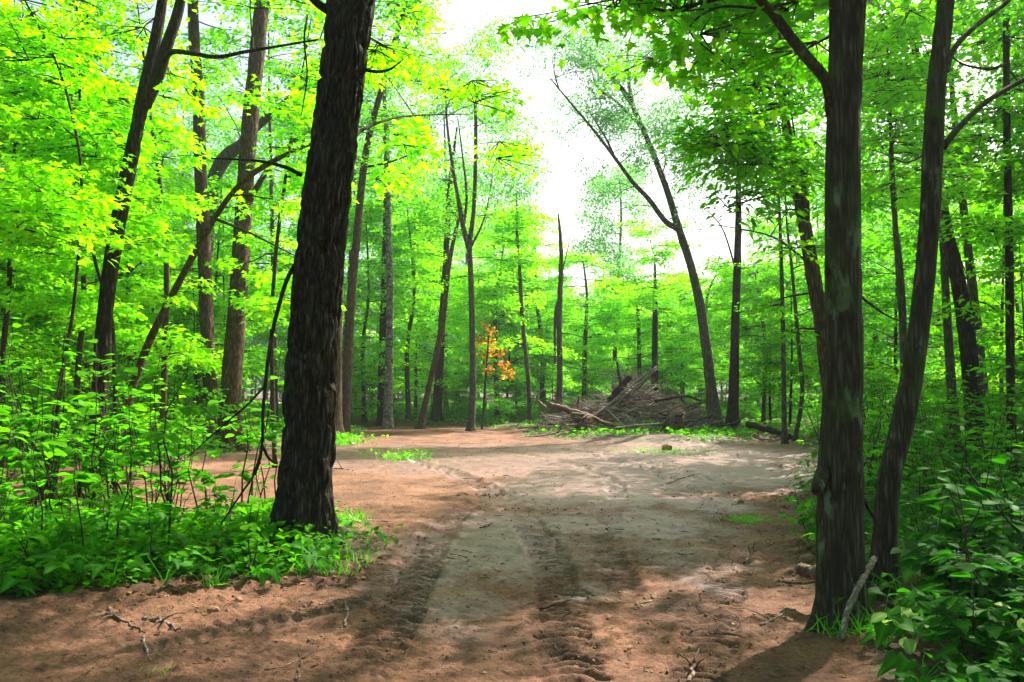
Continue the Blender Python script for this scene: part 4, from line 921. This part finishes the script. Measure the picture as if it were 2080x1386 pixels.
# carpets nobody could count
def scatter(n, Y0, Y1, u0, u1, smin, smax, power=2.0):
    Y = (Y0**(1/power)+(Y1**(1/power)-Y0**(1/power))*rng.uniform(size=n))**power; X = rng.uniform(u0, u1, n)*Y
    h, s, m = relief(X, Y, False); k = (s > smin) & (s < smax)
    return X[k], Y[k], h[k], s[k]
def carpet(name, n, Y0, Y1, u0, u1, smin, smax, tmpl, size, hgt, mat, power=2.0, patch=0., upright=False):
    X, Y, Z, s = scatter(n, Y0, Y1, u0, u1, smin, smax, power)
    if patch:
        k = vn(X*.9+5, Y*.9) > patch; X, Y, Z = X[k], Y[k], Z[k]
    mb = MB(); c = len(X)
    P = np.stack([X, Y, Z+rng.uniform(0, 1, c)**1.5*hgt], 1)
    if upright: d = rvec(c, .35)+np.array([0, 0, 1.]); nr = rvec(c); P[:, 2] = Z-.01
    else: d = rvec(c); d[:, 2] = rng.normal(-.05, .25, c); nr = rvec(c, .35)+np.array([0, 0, 1.])
    pen = gnd(745, 1100); k = (np.hypot(P[:, 0]-pen[0], P[:, 1]-pen[1]) > .85) | (rng.uniform(size=c) < .12); P, d, nr, Y, c = P[k], d[k], nr[k], Y[k], int(k.sum())
    sc = 1+Y/30
    put_leaves(mb, tmpl, P, d, nr, size*rng.uniform(.5, 1.3, c)*sc)
    link(name, mb.mesh(name, M[mat], False), kind="stuff")
carpet("ground_cover", 46000, 5.5, 20, -.72, -.10, -9, -.25, T_OVA, .07, .22, 'under', 1.3, .30)
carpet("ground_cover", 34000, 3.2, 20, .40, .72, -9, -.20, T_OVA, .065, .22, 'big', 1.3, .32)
carpet("ground_cover", 20000, 20, 34, -.72, .72, -60, -.5, T_DIA, .08, .16, 'under', 1.3, .35)
carpet("ground_cover", 70000, 34, 62, -.72, .72, -60, -.3, T_DIA, .10, .45, 'under', 1.3, .35)
carpet("ground_cover", 15000, 22, 34, -.35, .40, -3.5, -.15, T_DIA, .045, .09, 'under', 1.0, .5)
carpet("grass", 15000, 23, 33, -.35, .38, -1.6, .05, T_BLADE, .055, 0, 'grass', 1., .50, True)
carpet("grass", 16000, 5.5, 16, -.72, .0, -4, -.02, T_BLADE, .11, 0, 'grass', 1.4, .62, True)
carpet("grass", 8000, 3.2, 9, .3, .72, -3, .0, T_BLADE, .10, 0, 'grass', 1.4, .6, True)
carpet("leaf_litter", 26000, 3.2, 16, -.72, .72, -4, .12, T_DIA, .05, .02, 'litter', 1.4, .35)
carpet("leaf_litter", 3600, 3.2, 26, -.6, .6, .1, 9, T_DIA, .030, .005, 'litter', 1.6)
#PART3
# small growth on the dirt itself
def tuft(px, py, n, size, label, mat='grass', leafy=0, rad=.12):
    g = gnd(px, py); z = gz(*g); mb = MB()
    P = np.zeros((n, 3)); P[:, :2] = rng.normal(0, rad, (n, 2)); d = rvec(n, .5)+np.array([0, 0, .8])
    put_leaves(mb, T_BLADE, P, d, rvec(n), size*rng.uniform(.5, 1.2, n))
    r = thing("grass_tuft" if not leafy else "weed", label, "grass" if not leafy else "weed", (g[0], g[1], z))
    link("blades", mb.mesh("blades", M[mat]), r, kind="stuff")
    if leafy:
        lf = MB(); Q = np.zeros((leafy, 3)); Q[:, :2] = rng.normal(0, rad*1.4, (leafy, 2)); Q[:, 2] = rng.uniform(.03, .35, leafy)*size*2.5
        put_leaves(lf, T_OVA, Q, rvec(leafy), rvec(leafy, .3)+np.array([0, 0, 1.]), size*.35*rng.uniform(.6, 1.2, leafy))
        link("foliage", lf.mesh("foliage", M['green'], False), r, kind="stuff")
tuft(1514, 1060, 260, .09, "small matted grass clump alone on the dirt at the right")
tuft(820, 935, 120, .22, "spindly weed growing alone in the dirt at the back left", leafy=130, rad=.30)
tuft(1350, 922, 400, .14, "flat grassy patch on the dirt in front of the brush pile", rad=.6)
tuft(800, 918, 160, .12, "thin scatter of grass behind the spindly weed on the dirt", rad=.5)
tuft(715, 1062, 90, .16, "yellowish grass tuft at the right foot of the big oak", rad=.10)
tuft(430, 1195, 22, .17, "long-bladed grass tuft at the left edge of the dirt", rad=.03)
tuft(1730, 1290, 120, .16, "short grass tuft at the foot of the twin-stemmed maple", rad=.10)
tuft(680, 905, 300, .30, "leafy weeds beside the trunk behind the big oak", leafy=400, rad=.35)
tuft(1000, 845, 120, .5, "pale-leaved weed behind the straight slender forked trunk", leafy=260, rad=.3)
tuft(330, 1350, 14, .05, "tiny green sprig lying on the foreground dirt", leafy=10, rad=.05)

# stones, clods
def rock(seed, r, fl=.7):
    import bmesh
    bm = bmesh.new(); bmesh.ops.create_icosphere(bm, subdivisions=2, radius=1)
    for v in bm.verts:
        n = v.co; k = 1+.5*(float(vn(n.x*1.7+seed, n.y*1.7, n.z*1.7))-.5)+.2*(float(vn(n.x*4+seed, n.y*4, n.z*4))-.5); v.co = Vector((n.x*k*r, n.y*k*r*.85, n.z*k*r*fl))
    me = bpy.data.meshes.new("stone"); bm.to_mesh(me); bm.free(); me.materials.append(M['stone']); return me
for px, py, r, lab in [(433,1243,.046,"reddish fist-sized stone on the dirt near the left edge"),(485,1215,.03,"small reddish stone at the foot of the left bank"),(1355,915,.14,"flat grey-brown stone in front of the brush pile"),
        (1505,1020,.05,"dark lump of soil on the right of the clearing"),(1640,1145,.07,"half-buried stone at the foot of the right bank")]:
    g = gnd(px, py); link("stone", rock(px, r), None, (g[0], g[1], gz(*g)+r*.35), label=lab, category="stone")
def clods():
    X, Y, Z, s = scatter(22000, 3.2, 28, -.7, .7, -.5, 20, 2.2)
    dens = vn(X*1.2, Y*1.2, 4.) ; k = rng.uniform(size=len(X)) < np.clip((dens-.42)*2.5+np.exp(-np.abs(s)*2.2), .04, 1)
    X, Y, Z = X[k], Y[k], Z[k]; n = len(X)
    O = np.array([[1,0,0],[-1,0,0],[0,1,0],[0,-1,0],[0,0,1],[0,0,-1]], float); Fc = np.array([[0,2,4],[2,1,4],[1,3,4],[3,0,4],[2,0,5],[1,2,5],[3,1,5],[0,3,5]])
    r = .003+.012*rng.uniform(size=n)**4
    V = np.stack([X, Y, Z], 1)[:, None]+O[None]*r[:, None, None]*rng.uniform(.6, 1.4, (n, 6, 1))
    t = (Fc[None]+np.arange(n)[:, None, None]*6).reshape(-1, 3); mb = MB(); mb.add(V.reshape(-1, 3), None, t)
    for px, py, L, c in [(985,1003,.45,70),(1060,1035,.5,30),(890,873,.5,50),(540,1225,.7,60),(250,1235,.7,60),(1290,1210,.4,50),(1640,1180,.4,80),(1380,1240,.4,30)]:
        g = gnd(px, py); P = np.c_[g[0]+rng.normal(0, L*.6, c), g[1]+rng.normal(0, L*.35, c)]; h = relief(P[:, 0], P[:, 1], False)[0]
        r = .006+.022*rng.uniform(size=c)**2.5; V = np.c_[P, h][:, None]+O[None]*r[:, None, None]*rng.uniform(.6, 1.4, (c, 6, 1)); mb.add(V.reshape(-1, 3), None, (Fc[None]+np.arange(c)[:, None, None]*6).reshape(-1, 3))
    link("soil_crumbs", mb.mesh("soil_crumbs", M['clod'], False), kind="stuff")
clods()
def debris():
    X, Y, Z, s = scatter(1100, 3.3, 11, -.7, .7, -.4, 12, 1.7); mb = MB(); n = len(X)
    a = rng.uniform(0, 6.28, n); L = rng.uniform(.015, .07, n)*(1+Y/14); w = rng.uniform(.0008, .0024, n)*(1+Y/10)
    d = np.stack([np.cos(a), np.sin(a), rng.normal(0, .12, n)], 1); sd = np.stack([-np.sin(a), np.cos(a), 0*a], 1); P = np.stack([X, Y, Z+.004], 1)
    U = np.array([0, 0, 1.]); e = [P-d*L[:, None]/2, P+d*L[:, None]/2]
    V = np.stack([e[0]+sd*w[:, None], e[0]-sd*w[:, None], e[0]+U*w[:, None]*1.6, e[1]+sd*w[:, None], e[1]-sd*w[:, None], e[1]+U*w[:, None]*1.6], 1)
    q = (np.array([[0, 3, 5, 2], [1, 2, 5, 4], [0, 1, 4, 3]])[None]+np.arange(n)[:, None, None]*6).reshape(-1, 4)
    mb.add(V.reshape(-1, 3), q); link("twig_debris", mb.mesh("twig_debris", M['deadbrown'], False), kind="stuff")
debris()
# fallen twigs and roots
def stick(pts, r, mat, name, label, cat, group=None, lift=.4, forks=0):
    """pts as image sightings of points on the ground; (px,py) or (px,py,height above the ground)"""
    W = []
    for p in pts:
        g = gnd(p[0], p[1]) if len(p) == 2 else None
        if g is None: g = p[3]; W.append(np.array([g[0], g[1], gz(*g)+p[2]]))
        else: W.append(np.array([g[0], g[1], gz(*g)+r*lift]))
    P = smooth_path(W, max(8, 5*len(W))); P[1:-1] += rng.normal(0, r*.5, (len(P)-2, 3)); mb = MB(); b = P[0].copy()
    tube(mb, P-b, np.linspace(r, r*.45, len(P)), 7)
    o = link(name, mb.mesh(name, M[mat]), None, tuple(b), label=label, category=cat, group=group)
    for k in range(forks):
        i = rng.integers(2, len(P)-2); e = P[i]+np.array([rng.normal(0, 6*r), rng.normal(0, 6*r), abs(rng.normal(0, 3*r))])*2; m2 = MB(); tube(m2, curve(P[i], e, .1, 4)-b, [r*.5, r*.4, r*.3, r*.15], 5); link("side_twig", m2.mesh("side_twig", M[mat]), o)
for pts, r, mat, lab in [
    ([(590,1218),(660,1216),(750,1208)], .007, 'deadwood', "long straight stick on the dirt right of the left bank"),
    ([(290,1255),(330,1262),(370,1275)], .014, 'deadwood', "stick end poking from the left bank"),
    ([(215,1250),(260,1262),(295,1278)], .012, 'deadbrown', "curved root lying on the dirt in the lower left"),
    ([(290,1290),(300,1320),(305,1335)], .009, 'deadwood', "short twig pointing at the camera in the lower left"),
    ([(1545,1265),(1580,1245),(1635,1222)], .010, 'deadwood', "pale crooked twig left of the twin-stemmed maple"),
    ([(1512,1140),(1535,1115),(1575,1100)], .012, 'deadbrown', "bent root on the right bank's edge"),
    ([(1425,1120),(1430,1140),(1450,1158)], .007, 'deadwood', "small hooked twig in the right wheel track"),
    ([(1400,1386),(1410,1345),(1425,1300)], .013, 'deadbrown', "crooked brown root in the foreground right of the ruts"),
    ([(1075,1230),(1115,1228),(1160,1215)], .007, 'dark', "dark curved twig lying across the middle rut"),
    ([(700,1270),(706,1240),(700,1222)], .010, 'deadwood', "short broken stick standing by the left rut"),
    ([(600,1372),(612,1345),(608,1320)], .010, 'deadbrown', "small forked twig in the foreground left of the ruts"),
    ([(1440,1278),(1490,1288),(1520,1290)], .008, 'deadbrown', "thin brown root on the sunlit patch right of the ruts"),
    ([(975,1072),(990,1068),(1000,1062)], .010, 'dark', "dark twig in the middle of the clearing"),
    ([(1345,985),(1375,975),(1405,968)], .012, 'deadwood', "twig on the mud in front of the brush pile's right half"),
    ([(650,962),(680,955),(718,958)], .022, 'deadwood', "pale curved branch on the dirt right behind the big oak")]:
    stick(pts, r, mat, "fallen_twig", lab, "twig", forks=1 if r < .012 else 2)
for i in range(30):
    Y = rng.uniform(3.6, 22) if i % 2 else rng.uniform(3.6, 9); x = rng.uniform(-.6, .4)*Y
    if sdf(np.array([x]), np.array([Y]))[0] < -.5: continue
    a = rng.uniform(0, 6.28); L = rng.uniform(.06, .22)*(1+Y/20)
    P = np.array([[x, Y, 0], [x+L*.5*math.cos(a)+rng.normal(0, .02), Y+L*.5*math.sin(a), 0], [x+L*math.cos(a), Y+L*math.sin(a), 0]]); P[:, 2] = [gz(p[0], p[1])+.006 for p in P]
    mb = MB(); rr = rng.uniform(.003, .006)*(1+Y/25); tube(mb, P-P[0], [rr, rr*.8, rr*.4], 5); link("fallen_twig", mb.mesh("fallen_twig", M['deadbrown' if i % 3 else 'deadwood']), None, tuple(P[0]), label="tiny dry twig lying loose on the bare dirt", category="twig", group="tiny twigs on the bare dirt")
# branches heaped round the foot of the right-hand trunks
def world_stick(pts, r0, r1, mat, name, label, cat, sides=8, cut=False):
    P = smooth_path(pts, max(8, 5*len(pts))); P[1:-1] += rng.normal(0, r0*.12, (len(P)-2, 3)); mb = MB(); b = P[0].copy()
    rr = np.linspace(r0, r1, len(P)); tube(mb, P-b, rr, sides, True, lambda q, a, PP: q*(1+.12*(vn(np.cos(a)[None]*2+r0*99, np.sin(a)[None]*2+np.arange(len(P))[:, None]*.6, 1.)-.5)*2))
    o = link(name, mb.mesh(name, M[mat]), None, tuple(b), label=label, category=cat)
    if cut:
        for e, (pa, pb) in enumerate(((P[0], P[1]), (P[-1], P[-2]))):
            d = (pa-pb)/np.linalg.norm(pa-pb); m2 = MB(); rad = (r0, r1)[e]*.93; tube(m2, np.array([pa-b-d*.01, pa-b+d*.006]), [rad, rad*.96], sides); link("cut_end", m2.mesh("cut_end", M['cutwood']), o)
    return o
world_stick([at(1712,1300,4.9), at(1722,1240,5.0), at(1745,1190,5.1), at(1758,1165,5.25), at(1775,1135,5.5)], .018, .022, 'deadwood', "fallen_branch", "pale bent branch leaning between the two right foreground trunks", "branch")
world_stick([at(1772,1190,5.6), at(1810,1230,5.2), at(1850,1265,5.0), at(1895,1298,4.85)], .022, .012, 'dark', "fallen_branch", "dark straight branch slanting down right of the curved trunk's foot", "branch")
world_stick([at(1625,1155,5.9), at(1650,1165,5.8), at(1668,1160,5.7)], .045, .05, 'deadbrown', "fallen_log", "short stub of log against the left foot of the twin-stemmed maple", "log", cut=True)
world_stick([at(1580,1180,5.8), at(1620,1185,5.7), at(1665,1180,5.6)], .012, .008, 'deadbrown', "fallen_branch", "brown branch lying against the left foot of the twin-stemmed maple", "branch")
world_stick([at(1985,1090,5.6), at(1998,1130,5.5), at(1976,1150,5.4)], .016, .012, 'dark', "fallen_branch", "short forked dark branch among the right-hand leaves", "branch")
world_stick([at(1960,950,5.6), at(2000,1000,5.4), at(2050,1060,5.2), at(2090,1110,5.0)], .008, .006, 'dark', "fallen_branch", "thin dark stem arching through the right-hand shrubs", "branch")
world_stick([at(1752,1010,5.4), at(1770,1045,5.5), at(1790,1075,5.8)], .012, .01, 'dark', "fallen_branch", "short dark branch bridging the two right foreground trunks", "branch")
world_stick([at(0,1255,5.9), at(120,1232,6.0), at(200,1222,6.2)], .03, .02, 'dark', "fallen_branch", "half-buried dark branch along the foot of the left bank", "branch")
world_stick([at(1518,862,24.5), at(1560,872,24), at(1600,885,23.5), at(1650,905,23)], .10, .08, 'dark', "fallen_log", "dark mossy log lying behind the clearing's right corner", "log", 14, True)
world_stick([at(120,895,15), at(150,905,14.5), at(220,925,14)], .09, .07, 'dark', "fallen_log", "dark fallen log behind the left leaning trunk", "log", 10)

# ------------------------------------------------------------------ BRUSH PILE
bc = np.array([3.95, 27.6])
def pile_h(x, y):
    u = (x-bc[0]); v = (y-bc[1])/1.55
    prof = np.interp(u, [-3.1, -2.4, -1.4, -.5, .3, 1.0, 1.9, 2.7, 3.2], [0, .55, .95, 1.25, 1.72, 1.5, .95, .45, 0]); return prof*np.clip(1-v*v, 0, 1)**.6
proot = thing("brush_pile", "big heap of grey-brown cut branches at the back right of the clearing", "brush pile", (bc[0], bc[1], 0))
def rstick(r0, r1, L, surf):
    while True:
        x = bc[0]+rng.uniform(-3, 3); y = bc[1]+rng.uniform(-1.5, 1.4)
        h = pile_h(x, y)
        if h > .12: break
    z = h*(rng.uniform(.72, 1.05) if surf else rng.uniform(.05, .9)); a = rng.normal(0, .75)+(math.pi if rng.uniform() < .5 else 0)
    el = rng.normal(.05, .32); d = np.array([math.cos(a)*math.cos(el), math.sin(a)*.6*math.cos(el), math.sin(el)])
    c = np.array([x, y, z]); p0 = c-d*L/2; p1 = c+d*L/2
    p0[2] = max(p0[2], .02); p1[2] = max(p1[2], .02)
    P = curve(p0, p1, rng.normal(0, .06), 6, .035); P[:, 2] = np.maximum(P[:, 2], .01); return P, np.linspace(r0, r1, 6)
mb = MB()
for i in range(620):
    P, r = rstick(rng.uniform(.008, .022), .005, rng.uniform(.4, 1.6), i % 5 != 0); tube(mb, P-np.r_[bc, 0], r, 4, False)
for i in range(330):
    P, r = rstick(rng.uniform(.006, .013), .004, rng.uniform(.4, 1.1), True); P += np.array([0, 0, rng.uniform(.02, .3)]); P[:, 2] += np.linspace(0, rng.normal(.1, .25), 6); tube(mb, P-np.r_[bc, 0], r, 4, False)
link("loose_sticks", mb.mesh("loose_sticks", M['deadwood']), proot, kind="stuff")
for i in range(230):
    P, r = rstick(rng.uniform(.018, .045), .010, rng.uniform(.8, 2.3), True); m2 = MB(); o0 = P[0]; tube(m2, P-o0, r, 6); link("branch", m2.mesh("branch", M[('deadwood', 'deadbrown', 'palewood', 'dark', 'deadwood')[i % 5]]), proot, tuple(o0-np.r_[bc, 0]))
world_stick([at(1114,823,26.0), at(1150,832,25.9), at(1205,848,26.2)], .105, .085, 'deadbrown', "fallen_log", "thick sawn log lying at the left end of the brush pile", "log", 14, True)
world_stick([at(1160,842,25.6), at(1195,846,25.6), at(1250,868,25.8)], .075, .06, 'deadbrown', "fallen_log", "second sawn log just right of the thick one on the brush pile", "log", 12, True)
world_stick([at(1238,815,26.6), at(1258,790,26.8), at(1280,765,27.0)], .13, .11, 'dark', "fallen_log", "stubby dark log sticking up from the top of the brush pile", "log", 12, True)
world_stick([at(1185,862,26.0), at(1240,820,26.4), at(1290,778,26.8), at(1334,745,27.0)], .05, .03, 'deadwood', "long_pole", "longest pale pole slanting up to the right out of the brush pile", "branch")
world_stick([at(1215,858,26.3), at(1270,805,26.6), at(1310,770,26.8), at(1334,750,27.1)], .05, .02, 'deadwood', "long_pole", "pole close under the longest one on the brush pile", "branch")
world_stick([at(1255,830,26.5), at(1290,795,26.8), at(1318,765,27.0)], .06, .03, 'deadbrown', "long_pole", "short brown pole beneath the two pale ones on the brush pile", "branch")
world_stick([at(1120,836,26), at(1100,822,25.9), at(1091,812,25.8), at(1095,798,25.8), at(1105,791,25.8)], .06, .018, 'deadwood', "fallen_branch", "bleached branch curling up at the left end of the brush pile", "branch")
world_stick([at(1330,815,26.2), at(1390,805,26.4), at(1425,815,26.5)], .05, .03, 'dark', "fallen_branch", "dark branch over the right shoulder of the brush pile", "branch")
world_stick([at(1245,872,25.6), at(1300,864,25.5), at(1350,862,25.6)], .04, .03, 'deadwood', "fallen_branch", "straight pale branch along the foot of the brush pile", "branch")
world_stick([at(1130,880,25.2), at(1150,866,25.2), at(1185,862,25.2), at(1225,872,25.3)], .025, .012, 'deadwood', "fallen_branch", "thin branch arching over the left foot of the brush pile", "branch")
world_stick([at(1493,880,26.8), at(1506,850,26.7), at(1520,815,26.6)], .035, .015, 'deadwood', "fallen_branch", "pale stick leaning right of the dark upright trunk", "branch")
def root_wad(px, py, Y, R0, label):
    c = at(px, py, Y); g = np.array([c[0], Y, gz(c[0], Y)]); r = thing("root_stump", label, "stump", tuple(g))
    mb = MB(); tube(mb, np.array([[0, 0, -.05], [.05, 0, R0*.7], [.12, .05, R0*1.4], [.3, .1, R0*1.9]]), [R0, R0*.8, R0*.55, R0*.35], 16, True, lambda q, a, PP: q*(1+.5*(vn(np.cos(a)[None]*2.5+px, np.sin(a)[None]*2.5, np.arange(4)[:, None]*.9)-.5)*2))
    link("trunk", mb.mesh("trunk", M['deadbrown']), r)
    for i in range(26):
        a = rng.uniform(0, 6.28); L = R0*rng.uniform(.8, 1.9); z = R0*rng.uniform(.1, 1.5); m2 = MB()
        tube(m2, curve((0, 0, z), (math.cos(a)*L, math.sin(a)*L, max(.02, z+rng.normal(0, R0*.6))), .1, 5, .08), np.linspace(R0*.15, R0*.03, 5), 5); link("root", m2.mesh("root", M['dark' if i % 2 else 'deadbrown']), r)
root_wad(1180, 880, 25.3, .26, "torn-up stump with roots at the left foot of the brush pile")
root_wad(1368, 880, 25.6, .36, "dark root mass at the right foot of the brush pile")
# grey tangle of a dead shrub behind the pile
ds = thing("dead_shrub", "grey leafless tangle of twigs standing behind the brush pile", "dead shrub", (4.5, 31, 0))
mb = MB()
for i in range(260):
    a = rng.uniform(0, 6.28); b0 = np.array([rng.normal(0, .3), rng.normal(0, .3), rng.uniform(.2, 2.2)]); e = b0+np.array([math.cos(a)*1.0, math.sin(a)*.7, rng.uniform(-.5, .9)]); tube(mb, curve(b0, e, rng.normal(0, .2), 5, .06), np.linspace(.010, .003, 5), 3, False)
link("twigs", mb.mesh("twigs", M['deadwood']), ds, kind="stuff")
mb = MB(); tube(mb, np.array([[-.3, 0, -.05], [-.2, 0, 1.2], [-.4, .1, 2.6]]), [.12, .09, .04], 8); link("trunk", mb.mesh("trunk", M['dark']), ds)
def haze():
    import bmesh
    bm = bmesh.new(); bmesh.ops.create_cube(bm, size=1.0)
    for v in bm.verts: v.co = Vector((v.co.x*2100, v.co.y*500+165, (v.co.z+.5)*25-2))
    me = bpy.data.meshes.new("haze"); bm.to_mesh(me); bm.free()
    m, t, out = nt_new("haze_air"); p = N(t, "ShaderNodeVolumePrincipled", i_Density=HAZE); p.inputs["Color"].default_value = (.93, .96, 1, 1); p.inputs["Anisotropy"].default_value = .35
    t.links.new(p.outputs[0], out.inputs["Volume"]); me.materials.append(m); link("haze", me, kind="stuff")
HAZE = .0007
haze()
def tell_apart():
    """give look-alikes a label by the landmark they stand nearest to in view"""
    LM = [(60,7,"the picture's left edge"),(195,12.3,"the dark forked leaning trunk"),(300,14,"the slender slanting trunk"),(432,20,"the slimmer brown trunk"),(475,19,"the stouter brown trunk"),(622,7.7,"the big oak"),
          (690,24,"the trunks behind the oak"),(789,31,"the mottled birch"),(875,31,"the leaning brown trunk"),(958,29,"the forked slender trunk"),(1076,32,"the thin pale trunk"),(1137,32,"the broken snag"),(1270,27,"the brush pile"),
          (1445,27,"the leaning locust"),(1488,27,"the dark upright trunk"),(1600,23,"the pole-like saplings"),(1710,5.3,"the twin-stemmed maple"),(1830,6,"the curved dark trunk"),(1975,15,"the thick shaded trunk"),(2050,12,"the right-edge trunk")]
    BASE = {"tall trees deep in the wood": "tall hazy tree", "dark-trunked trees in the wood": "tall dark-trunked tree", "bright maples deep in the wood": "bright layered maple", "darker maples deep in the wood": "darker layered maple",
            "saplings under the taller trees": "young leafy sapling", "low shrubs under the trees": "low leafy shrub", "shrubs in the thicket left of the big oak": "knee-high pointed-leaf shrub", "tall leafy shoots in the left thicket": "thin tall drooping-leaf shoot",
            "broad-leaved plants along the left edge of the dirt": "low heart-leaved plant", "weeds at the right foot of the big oak": "small broad-leaved weed", "shrubs in the shade right of the twin-stemmed maple": "dark pointed-leaf shrub", "shrubs at the clearing's right edge": "bright edge shrub",
            "broad-leaved plants in the lower right corner": "low heart-leaved plant", "pale-leaved plants in the lower right corner": "pale yellow-green plant", "shrubs in the middle of the left thicket": "leafy thicket shrub", "sunlit shrubs beyond the left dirt strip": "sunlit shrub",
            "shrubs in the shaded thicket on the right": "shaded thicket shrub", "bright shrubs behind the right trunks": "bright leafy shrub", "tall shrubs beside the left leaning trunk": "tall pointed-leaf shrub", "dense shrubs filling the lower right corner": "dense dark shrub"}
    cells = {}
    for o in scene.objects:
        if o.parent is None and o.get("group") in BASE:
            x, y = o.location.x, o.location.y
            if y < 2.5: continue
            px = CX+x/y*F; lm = min(LM, key=lambda l: abs(l[0]-px)+12*abs(l[1]-y)**.5)
            rel = "far behind" if y > lm[1]*1.55 else "behind" if y > lm[1]*1.12 else "in front of" if y < lm[1]*.88 else "beside"
            sd = "just left of" if px < lm[0]-25 else "just right of" if px > lm[0]+25 else ""
            cells.setdefault((o["group"], lm[2], rel, sd), []).append((px, y, o))
    for (g, lm, rel, sd), L in cells.items():
        L.sort(key=lambda t: t[0]); n = len(L); where = (sd+" " if sd else "")+lm if rel == "beside" and sd else rel+(" and "+sd if sd else "")+" "+lm
        if sd and rel != "beside": where = rel+" and "+sd+" "+lm
        near = min(L, key=lambda t: t[1])[2]
        for i, (px, y, o) in enumerate(L):
            q = "" if n == 1 else "leftmost " if i == 0 else "rightmost " if i == n-1 else "second-from-left " if i == 1 else "middle " if n == 5 or i == n//2 else "nearest " if o is near else "crowded "
            o["label"] = " ".join((q+BASE[g]+" "+where).split()[:16])
tell_apart()
print("objects", len(scene.objects), "tris", sum(len(m.loop_triangles) if m.loop_triangles else sum(1 for _ in ()) for m in bpy.data.meshes))
print("loops", sum(len(m.loops) for m in bpy.data.meshes), "polys", sum(len(m.polygons) for m in bpy.data.meshes))
